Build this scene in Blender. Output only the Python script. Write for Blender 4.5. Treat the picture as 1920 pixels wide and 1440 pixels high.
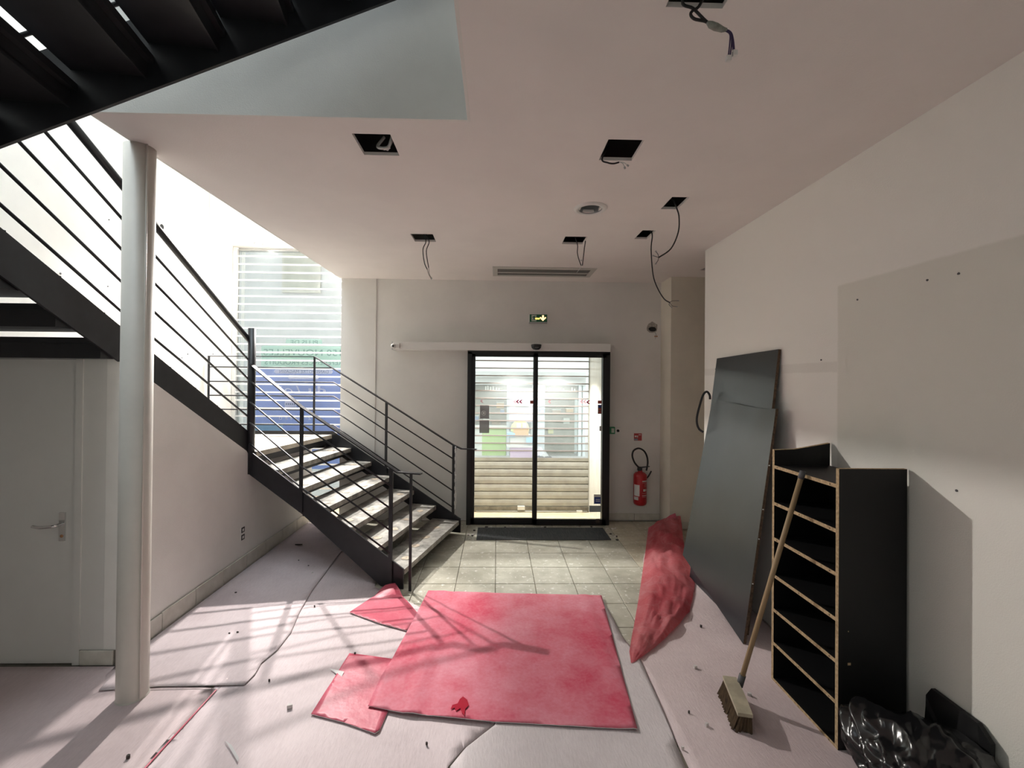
import bpy, bmesh, math, random
import numpy as np
from mathutils import Vector, Matrix, noise
random.seed(7)
for o in list(bpy.data.objects): bpy.data.objects.remove(o, do_unlink=True)
scn = bpy.context.scene
COL = scn.collection

# ------------------------------------------------------------------ camera
F, PX, PY, CH, ROLL = 826.0, 950.0, 710.0, 1.71, 0.009
YAW, PITCH = math.radians(1.2455), math.radians(0.32337)
_fw = np.array([math.sin(YAW)*math.cos(PITCH), math.cos(YAW)*math.cos(PITCH), math.sin(PITCH)])
_r = np.cross(_fw, [0, 0, 1]); _r /= np.linalg.norm(_r); _d = np.cross(_fw, _r)
_c, _s = math.cos(ROLL), math.sin(ROLL)
RC = np.array([_c*_r-_s*_d, _s*_r+_c*_d, _fw])
CC = np.array([0, 0, CH])
cam_d = bpy.data.cameras.new('camera'); cam = bpy.data.objects.new('camera', cam_d); COL.objects.link(cam)
cam_d.sensor_width = 36; cam_d.lens = 36*F/1920
cam_d.shift_x = (960-PX)/1920; cam_d.shift_y = (PY-720)/1920
cam_d.clip_start = 0.05; cam_d.clip_end = 200
_m = Matrix.Identity(4)
for i in range(3):
    _m[i][0] = RC[0][i]; _m[i][1] = -RC[1][i]; _m[i][2] = -RC[2][i]; _m[i][3] = CC[i]
cam.matrix_world = _m
scn.camera = cam
def _ray(x, y): return RC.T @ np.array([(x-PX)/F, (y-PY)/F, 1.0])
def onz(x, y, z=0.0): d = _ray(x, y); return Vector(CC+(z-CH)/d[2]*d)
def onx(x, y, X): d = _ray(x, y); return Vector(CC+X/d[0]*d)
def ony(x, y, Y): d = _ray(x, y); return Vector(CC+Y/d[1]*d)

# ------------------------------------------------------------------ view, world, large lights
vs = scn.view_settings
vs.view_transform = 'Standard'; vs.look = 'None'; vs.gamma = 1.0; vs.use_curve_mapping = False
vs.exposure = 1.95
SKY, SKYLIGHT, SPOT, DSPOT = .80, 42.0, 190.0, 48.0
w = bpy.data.worlds.new('overcast'); scn.world = w; w.use_nodes = True
bg = w.node_tree.nodes['Background']; bg.inputs[0].default_value = (0.90, 0.96, 1.0, 1); bg.inputs[1].default_value = SKY
def area(name, loc, rot, sx, sy, p, col):
    d = bpy.data.lights.new(name, 'AREA'); d.shape = 'RECTANGLE'; d.size = sx; d.size_y = sy; d.energy = p; d.color = col
    o = bpy.data.objects.new(name, d); COL.objects.link(o); o.location = loc; o.rotation_euler = rot; return o
# daylight of the upper floor falling down the stairwell
area('skylight_stairwell_offscreen', (-2.4, 2.0, 6.34), (0, 0, 0), 1.8, 4.0, SKYLIGHT, (0.80, 0.93, 1.0))

# ------------------------------------------------------------------ helpers
WL = {}
def wl(o): return WL.get(o.name, Vector((0, 0, 0)))
def attach(o, parent):
    if parent is not None:
        o.parent = parent; o.matrix_parent_inverse = Matrix.Translation(-wl(parent))
def tag(o, label=None, cat=None, group=None, kind=None):
    if label: o['label'] = label
    if cat: o['category'] = cat
    if group: o['group'] = group
    if kind: o['kind'] = kind
    return o
def thing(name, loc, label, cat, group=None):
    o = bpy.data.objects.new(name, None); COL.objects.link(o); o.location = loc; o.empty_display_size = .05
    WL[o.name] = Vector(loc); return tag(o, label, cat, group)
def mobj(name, verts, faces, mat, parent=None, smooth=False, matidx=None):
    me = bpy.data.meshes.new(name); me.from_pydata([tuple(v) for v in verts], [], faces)
    for m in (mat if isinstance(mat, (list, tuple)) else [mat]): me.materials.append(m)
    if matidx:
        for p, i in zip(me.polygons, matidx): p.material_index = i
    if smooth:
        for p in me.polygons: p.use_smooth = True
    me.update()
    o = bpy.data.objects.new(name, me); COL.objects.link(o); attach(o, parent); return o
def bmobj(name, bm, mat, parent=None, smooth=False):
    me = bpy.data.meshes.new(name); bmesh.ops.recalc_face_normals(bm, faces=bm.faces); bm.to_mesh(me); bm.free()
    for m in (mat if isinstance(mat, (list, tuple)) else [mat]): me.materials.append(m)
    if smooth:
        for p in me.polygons: p.use_smooth = True
    o = bpy.data.objects.new(name, me); COL.objects.link(o); attach(o, parent); return o
BF = [(0, 3, 2, 1), (4, 5, 6, 7), (0, 1, 5, 4), (1, 2, 6, 5), (2, 3, 7, 6), (3, 0, 4, 7)]
def bxv(x0, x1, y0, y1, z0, z1):
    return [(x0,y0,z0),(x1,y0,z0),(x1,y1,z0),(x0,y1,z0),(x0,y0,z1),(x1,y0,z1),(x1,y1,z1),(x0,y1,z1)]
def box(name, x0, x1, y0, y1, z0, z1, mat, parent=None, bev=0):
    x0, x1 = min(x0,x1), max(x0,x1); y0, y1 = min(y0,y1), max(y0,y1); z0, z1 = min(z0,z1), max(z0,z1)
    if not bev: return mobj(name, bxv(x0,x1,y0,y1,z0,z1), BF, mat, parent)
    bm = bmesh.new(); vs_ = [bm.verts.new(v) for v in bxv(x0,x1,y0,y1,z0,z1)]
    for f in BF: bm.faces.new([vs_[i] for i in f])
    bmesh.ops.bevel(bm, geom=bm.edges[:], offset=bev, segments=2, affect='EDGES', profile=.6)
    return bmobj(name, bm, mat, parent)
def boxes(name, lst, mat, parent=None):
    V, Fc = [], []
    for b in lst:
        n = len(V); V += bxv(*b); Fc += [tuple(i+n for i in f) for f in BF]
    return mobj(name, V, Fc, mat, parent)
def prism(name, pts, vec, mat, parent=None, smooth=False):
    """polygon (3-D points) extruded along vec"""
    n = len(pts); vec = Vector(vec); V = [Vector(p) for p in pts]+[Vector(p)+vec for p in pts]
    Fc = [tuple(range(n-1, -1, -1)), tuple(range(n, 2*n))]+[(i, (i+1) % n, (i+1) % n+n, i+n) for i in range(n)]
    me_bm = bmesh.new(); bv = [me_bm.verts.new(v) for v in V]
    for f in Fc: me_bm.faces.new([bv[i] for i in f])
    return bmobj(name, me_bm, mat, parent, smooth)
def sweep_geo(pts, prof, up=Vector((0, 0, 1)), closed=False):
    pts = [Vector(p) for p in pts]; n = len(pts); k = len(prof); V, Fc = [], []
    prev = None
    for i, p in enumerate(pts):
        if closed: t = (pts[(i+1) % n]-pts[i-1]).normalized(); sc = 1
        elif i == 0: t = (pts[1]-p).normalized(); sc = 1
        elif i == n-1: t = (p-pts[-2]).normalized(); sc = 1
        else:
            a = (p-pts[i-1]).normalized(); b = (pts[i+1]-p).normalized(); t = (a+b).normalized(); sc = 1/max(.5, t.dot(a))
        if prev is None:
            s = t.cross(up)
            if s.length < 1e-3: s = t.cross(Vector((1, 0, 0)))
        else: s = prev-t*prev.dot(t)
        s.normalize(); u = s.cross(t).normalized(); prev = s
        for (a_, b_) in prof: V.append(p+s*a_*(sc if abs(u.z) < .99 and False else 1)+u*b_*sc)
    for i in range(n if closed else n-1):
        j = (i+1) % n
        for q in range(k): Fc.append((i*k+q, i*k+(q+1) % k, j*k+(q+1) % k, j*k+q))
    if not closed: Fc += [tuple(range(k-1, -1, -1)), tuple((n-1)*k+q for q in range(k))]
    return V, Fc
def circ(r, k=10): return [(r*math.cos(2*math.pi*i/k), r*math.sin(2*math.pi*i/k)) for i in range(k)]
def rect(w_, h_): return [(-w_/2,-h_/2),(w_/2,-h_/2),(w_/2,h_/2),(-w_/2,h_/2)]
def tube(name, pts, r, mat, parent=None, k=10, closed=False):
    V, Fc = sweep_geo(pts, circ(r, k), closed=closed); return mobj(name, V, Fc, mat, parent, smooth=k > 6)
def bar(name, pts, w_, h_, mat, parent=None):
    V, Fc = sweep_geo(pts, rect(w_, h_)); return mobj(name, V, Fc, mat, parent)
def spline(pts, n=8):
    pts = [Vector(p) for p in pts]; out = []
    for i in range(len(pts)-1):
        p0 = pts[max(i-1, 0)]; p1 = pts[i]; p2 = pts[i+1]; p3 = pts[min(i+2, len(pts)-1)]
        for j in range(n):
            t = j/n; out.append(.5*((2*p1)+(p2-p0)*t+(2*p0-5*p1+4*p2-p3)*t*t+(3*p1-p0-3*p2+p3)*t**3))
    out.append(pts[-1]); return out
def lathe(name, prof, cx, cy, mat, parent=None, k=24, axis='z', zc=0):
    V, Fc = [], []; m = len(prof)
    for i in range(k):
        a = 2*math.pi*i/k
        for (r, z) in prof:
            if axis == 'z': V.append((cx+r*math.cos(a), cy+r*math.sin(a), z))
            else: V.append((cx+r*math.cos(a), z, zc+r*math.sin(a)))      # axis y: cy unused, z = world y
    for i in range(k):
        j = (i+1) % k
        for q in range(m-1): Fc.append((i*m+q, j*m+q, j*m+q+1, i*m+q+1))
    bm = bmesh.new(); bv = [bm.verts.new(v) for v in V]
    for f in Fc: bm.faces.new([bv[i] for i in f])
    bmesh.ops.remove_doubles(bm, verts=bm.verts, dist=1e-5)
    o = bmobj(name, bm, mat, parent, smooth=True); return o
def auto_smooth(o, ang=40):
    me = o.data
    me.set_sharp_from_angle(angle=math.radians(ang)); return o
def copy_of(o, name, parent=None, loc=None):
    c = o.copy(); COL.objects.link(c); c.name = name
    if parent is not None: attach(c, parent)
    if loc is not None: c.location = loc
    return c
def text(name, s, loc, size, mat, parent, mirror=False, bold=0.0, align='CENTER', depth=0.0, shear=0.0, width=None, facing=-1):
    cu = bpy.data.curves.new(name, 'FONT'); cu.body = s; cu.size = size; cu.align_x = align; cu.offset = bold; cu.shear = shear; cu.resolution_u = 3
    tmp = bpy.data.objects.new('tmp', cu); COL.objects.link(tmp)
    dg = bpy.context.evaluated_depsgraph_get(); dg.update()
    me = bpy.data.meshes.new_from_object(tmp.evaluated_get(dg)); bpy.data.objects.remove(tmp, do_unlink=True)
    sx = 1.0
    if width and len(me.vertices):
        xs = [v.co.x for v in me.vertices]; sx = width/max(1e-4, max(xs)-min(xs))
    for v in me.vertices:
        x = v.co.x*sx*(-1 if mirror else 1)
        v.co = (loc[0]+x, loc[1], loc[2]+v.co.y)
    me.materials.clear(); me.materials.append(mat); me.name = name
    o = bpy.data.objects.new(name, me); COL.objects.link(o); attach(o, parent); return o

# ------------------------------------------------------------------ materials
def nodes(name):
    m = bpy.data.materials.new(name); m.use_nodes = True; nt = m.node_tree; nt.nodes.clear()
    out = nt.nodes.new('ShaderNodeOutputMaterial'); return m, nt, out
def N(nt, t, **k):
    n = nt.nodes.new(t)
    for a, b in k.items():
        if a.startswith('i_'):
            key = a[2:]; key = int(key) if key.isdigit() else key.replace('_', ' ')
            n.inputs[key].default_value = b
        else: setattr(n, a, b)
    return n
def L(nt, a, b): nt.links.new(a, b)
def c4(c): return (c[0], c[1], c[2], 1)
def mat(name, col, rough=.6, metal=0.0, var=0.0, scale=6.0, col2=None, bump=0.0, bscale=60.0, spec=.5, detail=4, mapscale=(1,1,1), coat=0):
    m, nt, out = nodes(name)
    b = N(nt, 'ShaderNodeBsdfPrincipled'); b.inputs['Base Color'].default_value = c4(col); b.inputs['Roughness'].default_value = rough
    b.inputs['Metallic'].default_value = metal; b.inputs['Specular IOR Level'].default_value = spec; b.inputs['Coat Weight'].default_value = coat
    L(nt, b.outputs[0], out.inputs[0])
    tc = N(nt, 'ShaderNodeTexCoord'); mp = N(nt, 'ShaderNodeMapping'); mp.inputs['Scale'].default_value = mapscale; L(nt, tc.outputs['Object'], mp.inputs[0])
    if var > 0 or col2:
        n1 = N(nt, 'ShaderNodeTexNoise'); n1.inputs['Scale'].default_value = scale; n1.inputs['Detail'].default_value = detail; n1.inputs['Roughness'].default_value = .6
        L(nt, mp.outputs[0], n1.inputs['Vector'])
        rp = N(nt, 'ShaderNodeValToRGB')
        a = col2 if col2 else [x*(1-var) for x in col]; bb = col if col2 else [min(1, x*(1+var*.5)) for x in col]
        rp.color_ramp.elements[0].color = c4(a); rp.color_ramp.elements[1].color = c4(bb)
        rp.color_ramp.elements[0].position = .35; rp.color_ramp.elements[1].position = .65
        L(nt, n1.outputs['Fac'], rp.inputs[0]); L(nt, rp.outputs[0], b.inputs['Base Color'])
    if bump > 0:
        n2 = N(nt, 'ShaderNodeTexNoise'); n2.inputs['Scale'].default_value = bscale; n2.inputs['Detail'].default_value = 5; L(nt, mp.outputs[0], n2.inputs['Vector'])
        bu = N(nt, 'ShaderNodeBump'); bu.inputs['Strength'].default_value = bump; bu.inputs['Distance'].default_value = .01
        L(nt, n2.outputs['Fac'], bu.inputs['Height']); L(nt, bu.outputs[0], b.inputs['Normal'])
    return m
def emis(name, col, s):
    m, nt, out = nodes(name); e = N(nt, 'ShaderNodeEmission'); e.inputs[0].default_value = c4(col); e.inputs[1].default_value = s; L(nt, e.outputs[0], out.inputs[0]); return m
def glass(name, tint=(1,1,1), gl=.08):
    m, nt, out = nodes(name); t = N(nt, 'ShaderNodeBsdfTransparent'); t.inputs[0].default_value = c4(tint)
    g = N(nt, 'ShaderNodeBsdfGlossy'); g.inputs['Roughness'].default_value = .02
    fr = N(nt, 'ShaderNodeFresnel'); fr.inputs[0].default_value = 1.25
    mx = N(nt, 'ShaderNodeMixShader'); L(nt, fr.outputs[0], mx.inputs[0]); L(nt, t.outputs[0], mx.inputs[1]); L(nt, g.outputs[0], mx.inputs[2]); L(nt, mx.outputs[0], out.inputs[0]); return m
def translucent(name, col, trans=.4, tl=.5, gloss=.1, rough=.3, tcol=None):
    """thin film: transparent share, translucent share, rest diffuse, a little gloss"""
    m, nt, out = nodes(name)
    t = N(nt, 'ShaderNodeBsdfTransparent'); t.inputs[0].default_value = c4(tcol or (1, 1, 1))
    tr = N(nt, 'ShaderNodeBsdfTranslucent'); tr.inputs[0].default_value = c4(col)
    df = N(nt, 'ShaderNodeBsdfDiffuse'); df.inputs[0].default_value = c4(col)
    gl = N(nt, 'ShaderNodeBsdfGlossy'); gl.inputs['Roughness'].default_value = rough
    m1 = N(nt, 'ShaderNodeMixShader'); m1.inputs[0].default_value = tl; L(nt, df.outputs[0], m1.inputs[1]); L(nt, tr.outputs[0], m1.inputs[2])
    m2 = N(nt, 'ShaderNodeMixShader'); m2.inputs[0].default_value = gloss; L(nt, m1.outputs[0], m2.inputs[1]); L(nt, gl.outputs[0], m2.inputs[2])
    m3 = N(nt, 'ShaderNodeMixShader'); m3.inputs[0].default_value = trans; L(nt, m2.outputs[0], m3.inputs[1]); L(nt, t.outputs[0], m3.inputs[2])
    L(nt, m3.outputs[0], out.inputs[0]); return m

M = {}
M['wall'] = mat('white_wall_paint', (.85,.83,.79), .7, var=.04, scale=3, bump=.12, bscale=180)
M['wallgrey'] = mat('off_white_wall_paint', (.77,.755,.72), .7, var=.05, scale=2, bump=.12, bscale=180)
M['ceil'] = mat('ceiling_paint', (.88,.83,.80), .8, var=.03, scale=2, bump=.08, bscale=150)
M['cream'] = mat('cream_wall_paint', (.74,.69,.59), .75, var=.05, scale=3, bump=.1, bscale=160)
M['steel'] = mat('black_painted_steel', (.018,.018,.021), .42, var=.25, scale=8, spec=.4)
M['frame'] = mat('black_aluminium', (.010,.010,.011), .4, spec=.4)
M['tread'] = mat('worn_stone_tread', (.46,.44,.40), .75, col2=(.17,.165,.15), scale=9, bump=.5, bscale=30, detail=8)
M['glue'] = mat('dry_glue_patch', (.50,.42,.33), .9, var=.3, scale=30)
M['landing'] = mat('landing_top', (.55,.50,.42), .8, col2=(.36,.32,.27), scale=5, bump=.3, bscale=40)
M['column'] = mat('column_paint', (.70,.66,.60), .5, var=.05, scale=4)
M['skirt'] = mat('plinth_tile', (.68,.655,.59), .45, col2=(.55,.525,.46), scale=8)
M['grout'] = mat('dirty_grout', (.22,.20,.165), .95, var=.3, scale=10)
M['concrete'] = mat('bare_concrete', (.28,.27,.26), .95)
M['slab'] = mat('upper_floor', (.55,.55,.53), .8)
M['white'] = mat('white_plastic', (.78,.77,.74), .4)
M['grey'] = mat('grey_plastic', (.42,.43,.43), .5)
M['dgrey'] = mat('dark_grey', (.08,.08,.085), .6)
M['black'] = mat('black_plastic', (.012,.012,.013), .45)
M['alu'] = mat('satin_aluminium', (.62,.63,.63), .32, metal=.85)
M['chrome'] = mat('chrome', (.7,.7,.7), .15, metal=1)
M['copper'] = mat('bare_copper_wire', (.5,.25,.12), .4, metal=.7)
M['purple'] = mat('dark_purple_wire', (.05,.03,.10), .5)
M['door'] = mat('grey_white_door_paint', (.72,.705,.67), .5, var=.03, scale=3)
M['board'] = mat('black_melamine', (.020,.026,.031), .30, var=.25, scale=2, spec=1.0, bump=.05, bscale=9)
M['board2'] = mat('film_covered_black_board', (.020,.026,.031), .36, var=.25, scale=2, spec=.9, bump=.06, bscale=7)
M['shelf'] = mat('black_shelf_melamine', (.007,.007,.0075), .5, spec=.35)
M['chip'] = mat('raw_chipboard_edge', (.50,.37,.22), .9, col2=(.28,.19,.10), scale=70, detail=6)
M['chipdark'] = mat('dark_chipboard_edge', (.16,.10,.06), .9, col2=(.07,.045,.03), scale=60)
M['redpaint'] = mat('red_lacquer', (.42,.010,.015), .3, var=.15, scale=20, coat=.3)
M['paper'] = mat('paper_label', (.72,.72,.70), .7)
M['rubber'] = mat('black_rubber', (.010,.010,.011), .5)
M['wood'] = mat('broom_wood', (.42,.30,.17), .6, col2=(.28,.19,.10), scale=6, mapscale=(1,1,.15))
M['woodblock'] = mat('broom_block', (.43,.38,.28), .7, var=.2, scale=12)
M['bristle'] = mat('bristles', (.13,.085,.045), .9, col2=(.05,.03,.018), scale=90, mapscale=(1,1,.08))
M['bag'] = mat('black_bin_liner', (.008,.008,.009), .22, spec=.6, bump=.12, bscale=9)
M['matrib'] = mat('ribbed_door_mat', (.10,.105,.11), .9, col2=(.05,.055,.06), scale=120, mapscale=(1,.1,1))
M['marble'] = mat('pale_marble', (.72,.70,.65), .3, col2=(.60,.575,.51), scale=6, detail=8, mapscale=(2,2,.5))
M['threshold'] = mat('beige_stone', (.62,.52,.38), .6, col2=(.50,.39,.25), scale=9, detail=8)
M['glass'] = glass('clear_glass', (.96,.985,.975))
M['crumb'] = mat('plaster_crumb', (.70,.66,.64), .95, var=.2, scale=40)
M['dirt'] = mat('dark_debris', (.06,.05,.045), .95)
M['exitgreen'] = mat('exit_green', (.005,.11,.05), .5)
M['callgreen'] = mat('call_point_green', (.02,.22,.09), .5)
M['pictowhite'] = mat('pictogram_white', (.62,.66,.58), .5)
M['exitlit'] = emis('exit_lamp_yellow', (1.0,.62,.05), 1.6)
M['exitwarm'] = emis('exit_lamp_orange', (1.0,.50,.22), .75)
M['chev'] = mat('pink_red_chevron', (.72,.02,.11), .5)
M['chevpale'] = translucent('pale_chevron', (.80,.30,.34), .55, .5)
M['frost'] = translucent('grey_sticker', (.30,.28,.29), .25, .4)
M['red'] = None

def red_film(name, dust=.5, trans=False, rough=.6, base=(.55,.05,.10), dustc=(.70,.31,.38)):
    m, nt, out = nodes(name)
    tc = N(nt, 'ShaderNodeTexCoord')
    n1 = N(nt, 'ShaderNodeTexNoise'); n1.inputs['Scale'].default_value = 2.6; n1.inputs['Detail'].default_value = 7; n1.inputs['Roughness'].default_value = .62; L(nt, tc.outputs['Object'], n1.inputs['Vector'])
    n2 = N(nt, 'ShaderNodeTexNoise'); n2.inputs['Scale'].default_value = 55; n2.inputs['Detail'].default_value = 4; L(nt, tc.outputs['Object'], n2.inputs['Vector'])
    ad = N(nt, 'ShaderNodeMath', operation='ADD'); L(nt, n1.outputs['Fac'], ad.inputs[0])
    mu = N(nt, 'ShaderNodeMath', operation='MULTIPLY'); mu.inputs[1].default_value = .25; L(nt, n2.outputs['Fac'], mu.inputs[0]); L(nt, mu.outputs[0], ad.inputs[1])
    rp = N(nt, 'ShaderNodeValToRGB'); e = rp.color_ramp.elements
    e[0].position = .42; e[0].color = c4(base); e[1].position = .82; e[1].color = c4([a*(1-dust)+b_*dust for a, b_ in zip(base, dustc)])
    L(nt, ad.outputs[0], rp.inputs[0])
    # pale crease lines
    vo = N(nt, 'ShaderNodeTexVoronoi', feature='DISTANCE_TO_EDGE'); vo.inputs['Scale'].default_value = 5.0
    wv = N(nt, 'ShaderNodeTexNoise'); wv.inputs['Scale'].default_value = 4; L(nt, tc.outputs['Object'], wv.inputs['Vector'])
    mxv = N(nt, 'ShaderNodeMix', data_type='VECTOR'); mxv.inputs['Factor'].default_value = .25; L(nt, tc.outputs['Object'], mxv.inputs['A']); L(nt, wv.outputs['Color'], mxv.inputs['B']); L(nt, mxv.outputs['Result'], vo.inputs['Vector'])
    cr = N(nt, 'ShaderNodeMapRange'); cr.inputs['From Min'].default_value = 0; cr.inputs['From Max'].default_value = .035; cr.inputs['To Min'].default_value = .22 if trans else .05; cr.inputs['To Max'].default_value = 0; L(nt, vo.outputs['Distance'], cr.inputs['Value'])
    mc = N(nt, 'ShaderNodeMix', data_type='RGBA'); L(nt, cr.outputs[0], mc.inputs['Factor']); L(nt, rp.outputs[0], mc.inputs['A']); mc.inputs['B'].default_value = c4((.74,.42,.42))
    b = N(nt, 'ShaderNodeBsdfPrincipled'); L(nt, mc.outputs['Result'], b.inputs['Base Color']); b.inputs['Roughness'].default_value = .48 if trans else rough; b.inputs['Specular IOR Level'].default_value = .3
    bu = N(nt, 'ShaderNodeBump'); bu.inputs['Strength'].default_value = .35; bu.inputs['Distance'].default_value = .01
    n3 = N(nt, 'ShaderNodeTexNoise'); n3.inputs['Scale'].default_value = 14; n3.inputs['Detail'].default_value = 5; L(nt, tc.outputs['Object'], n3.inputs['Vector'])
    L(nt, n3.outputs['Fac'], bu.inputs['Height']); L(nt, bu.outputs[0], b.inputs['Normal'])
    if trans:
        tr = N(nt, 'ShaderNodeBsdfTranslucent'); tr.inputs[0].default_value = (.75,.05,.09,1); L(nt, mc.outputs['Result'], tr.inputs[0])
        mx = N(nt, 'ShaderNodeMixShader'); mx.inputs[0].default_value = .42; L(nt, b.outputs[0], mx.inputs[1]); L(nt, tr.outputs[0], mx.inputs[2]); L(nt, mx.outputs[0], out.inputs[0])
    else: L(nt, b.outputs[0], out.inputs[0])
    return m
M['red'] = red_film('dusty_red_plastic', .75)
M['redclean'] = red_film('red_plastic_backing', .45, rough=.42)
M['redtrans'] = red_film('crumpled_red_film', .8, True, base=(.60,.07,.10), dustc=(.72,.30,.32))
M['rededge'] = mat('red_edge', (.30,.02,.04), .6)

def fleece(name, col, col2):
    m, nt, out = nodes(name); tc = N(nt, 'ShaderNodeTexCoord')
    mp = N(nt, 'ShaderNodeMapping'); mp.inputs['Scale'].default_value = (30, 6, 30); mp.inputs['Rotation'].default_value = (0, 0, .15); L(nt, tc.outputs['Object'], mp.inputs[0])
    n1 = N(nt, 'ShaderNodeTexNoise'); n1.inputs['Scale'].default_value = 4; n1.inputs['Detail'].default_value = 6; n1.inputs['Roughness'].default_value = .7; L(nt, mp.outputs[0], n1.inputs['Vector'])
    n0 = N(nt, 'ShaderNodeTexNoise'); n0.inputs['Scale'].default_value = 1.7; n0.inputs['Detail'].default_value = 5; L(nt, tc.outputs['Object'], n0.inputs['Vector'])
    ad = N(nt, 'ShaderNodeMath', operation='ADD'); L(nt, n0.outputs['Fac'], ad.inputs[0])
    mu = N(nt, 'ShaderNodeMath', operation='MULTIPLY'); mu.inputs[1].default_value = .6; L(nt, n1.outputs['Fac'], mu.inputs[0]); L(nt, mu.outputs[0], ad.inputs[1])
    rp = N(nt, 'ShaderNodeValToRGB'); e = rp.color_ramp.elements; e[0].position = .55; e[0].color = c4(col2); e[1].position = 1.0; e[1].color = c4(col); L(nt, ad.outputs[0], rp.inputs[0])
    b = N(nt, 'ShaderNodeBsdfPrincipled'); b.inputs['Roughness'].default_value = .95; b.inputs['Specular IOR Level'].default_value = .1; L(nt, rp.outputs[0], b.inputs['Base Color'])
    bu = N(nt, 'ShaderNodeBump'); bu.inputs['Strength'].default_value = .5; bu.inputs['Distance'].default_value = .006; L(nt, n1.outputs['Fac'], bu.inputs['Height']); L(nt, bu.outputs[0], b.inputs['Normal'])
    L(nt, b.outputs[0], out.inputs[0]); return m
M['fleece'] = fleece('pale_pink_grey_fleece', (.76,.665,.68), (.57,.485,.50))
M['fleecegrey'] = fleece('pale_grey_fleece', (.74,.68,.69), (.56,.505,.515))
M['fleecepink'] = fleece('dusty_pink_fleece', (.74,.625,.63), (.58,.475,.48))
M['white_edge'] = mat('white_fleece_edge', (.80,.79,.79), .9)

def tile_mat(name, col, col2):
    m, nt, out = nodes(name); g = N(nt, 'ShaderNodeNewGeometry')
    n1 = N(nt, 'ShaderNodeTexNoise'); n1.inputs['Scale'].default_value = 4.5; n1.inputs['Detail'].default_value = 8; n1.inputs['Roughness'].default_value = .65; L(nt, g.outputs['Position'], n1.inputs['Vector'])
    rp = N(nt, 'ShaderNodeValToRGB'); e = rp.color_ramp.elements; e[0].position = .36; e[0].color = c4(col2); e[1].position = .66; e[1].color = c4(col); L(nt, n1.outputs['Fac'], rp.inputs[0])
    n2 = N(nt, 'ShaderNodeTexNoise'); n2.inputs['Scale'].default_value = 26; n2.inputs['Detail'].default_value = 6; L(nt, g.outputs['Position'], n2.inputs['Vector'])
    mr = N(nt, 'ShaderNodeMapRange'); mr.inputs['From Min'].default_value = .60; mr.inputs['From Max'].default_value = .68; L(nt, n2.outputs['Fac'], mr.inputs['Value'])
    mx = N(nt, 'ShaderNodeMix', data_type='RGBA'); L(nt, mr.outputs[0], mx.inputs['Factor']); L(nt, rp.outputs[0], mx.inputs['A']); mx.inputs['B'].default_value = (.66,.65,.60,1)
    b = N(nt, 'ShaderNodeBsdfPrincipled'); L(nt, mx.outputs['Result'], b.inputs['Base Color']); b.inputs['Roughness'].default_value = .5; b.inputs['Specular IOR Level'].default_value = .35
    L(nt, b.outputs[0], out.inputs[0]); return m
M['tile'] = tile_mat('dusty_beige_tile', (.52,.50,.42), (.36,.34,.27))
M['tiledust'] = tile_mat('plaster_dusted_tile', (.58,.53,.42), (.40,.36,.27))

def right_wall_mat():
    m, nt, out = nodes('right_wall_paint'); g = N(nt, 'ShaderNodeNewGeometry'); sp = N(nt, 'ShaderNodeSeparateXYZ'); L(nt, g.outputs['Position'], sp.inputs[0])
    n1 = N(nt, 'ShaderNodeTexNoise'); n1.inputs['Scale'].default_value = 14; n1.inputs['Detail'].default_value = 5; L(nt, g.outputs['Position'], n1.inputs['Vector'])
    def edge(sock, at, wdt, jit=.012):
        j = N(nt, 'ShaderNodeMath', operation='MULTIPLY_ADD'); L(nt, n1.outputs['Fac'], j.inputs[0]); j.inputs[1].default_value = jit; L(nt, sock, j.inputs[2])
        r = N(nt, 'ShaderNodeMapRange'); r.inputs['From Min'].default_value = at-wdt; r.inputs['From Max'].default_value = at+wdt; L(nt, j.outputs[0], r.inputs['Value']); return r.outputs[0]
    def mul(a, b_): q = N(nt, 'ShaderNodeMath', operation='MULTIPLY'); L(nt, a, q.inputs[0]); L(nt, b_, q.inputs[1]); return q.outputs[0]
    def inv(a): q = N(nt, 'ShaderNodeMath', operation='SUBTRACT'); q.inputs[0].default_value = 1; L(nt, a, q.inputs[1]); return q.outputs[0]
    Y, Z = sp.outputs[1], sp.outputs[2]
    patch = mul(inv(edge(Y, 2.475, .006)), inv(edge(Z, 2.275, .006)))
    band = mul(mul(edge(Z, 1.785, .004), inv(edge(Z, 1.845, .004))), edge(Y, 2.475, .004))
    base = N(nt, 'ShaderNodeMix', data_type='RGBA'); L(nt, patch, base.inputs['Factor']); base.inputs['A'].default_value = (.87,.845,.80,1); base.inputs['B'].default_value = (.76,.74,.68,1)
    b2 = N(nt, 'ShaderNodeMix', data_type='RGBA'); L(nt, band, b2.inputs['Factor']); L(nt, base.outputs['Result'], b2.inputs['A']); b2.inputs['B'].default_value = (.79,.765,.72,1)
    b = N(nt, 'ShaderNodeBsdfPrincipled'); L(nt, b2.outputs['Result'], b.inputs['Base Color']); b.inputs['Roughness'].default_value = .75
    n2 = N(nt, 'ShaderNodeTexNoise'); n2.inputs['Scale'].default_value = 190; n2.inputs['Detail'].default_value = 4; L(nt, g.outputs['Position'], n2.inputs['Vector'])
    bu = N(nt, 'ShaderNodeBump'); bu.inputs['Strength'].default_value = .15; bu.inputs['Distance'].default_value = .01; L(nt, n2.outputs['Fac'], bu.inputs['Height']); L(nt, bu.outputs[0], b.inputs['Normal'])
    L(nt, b.outputs[0], out.inputs[0]); return m
M['rightwall'] = right_wall_mat()

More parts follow.
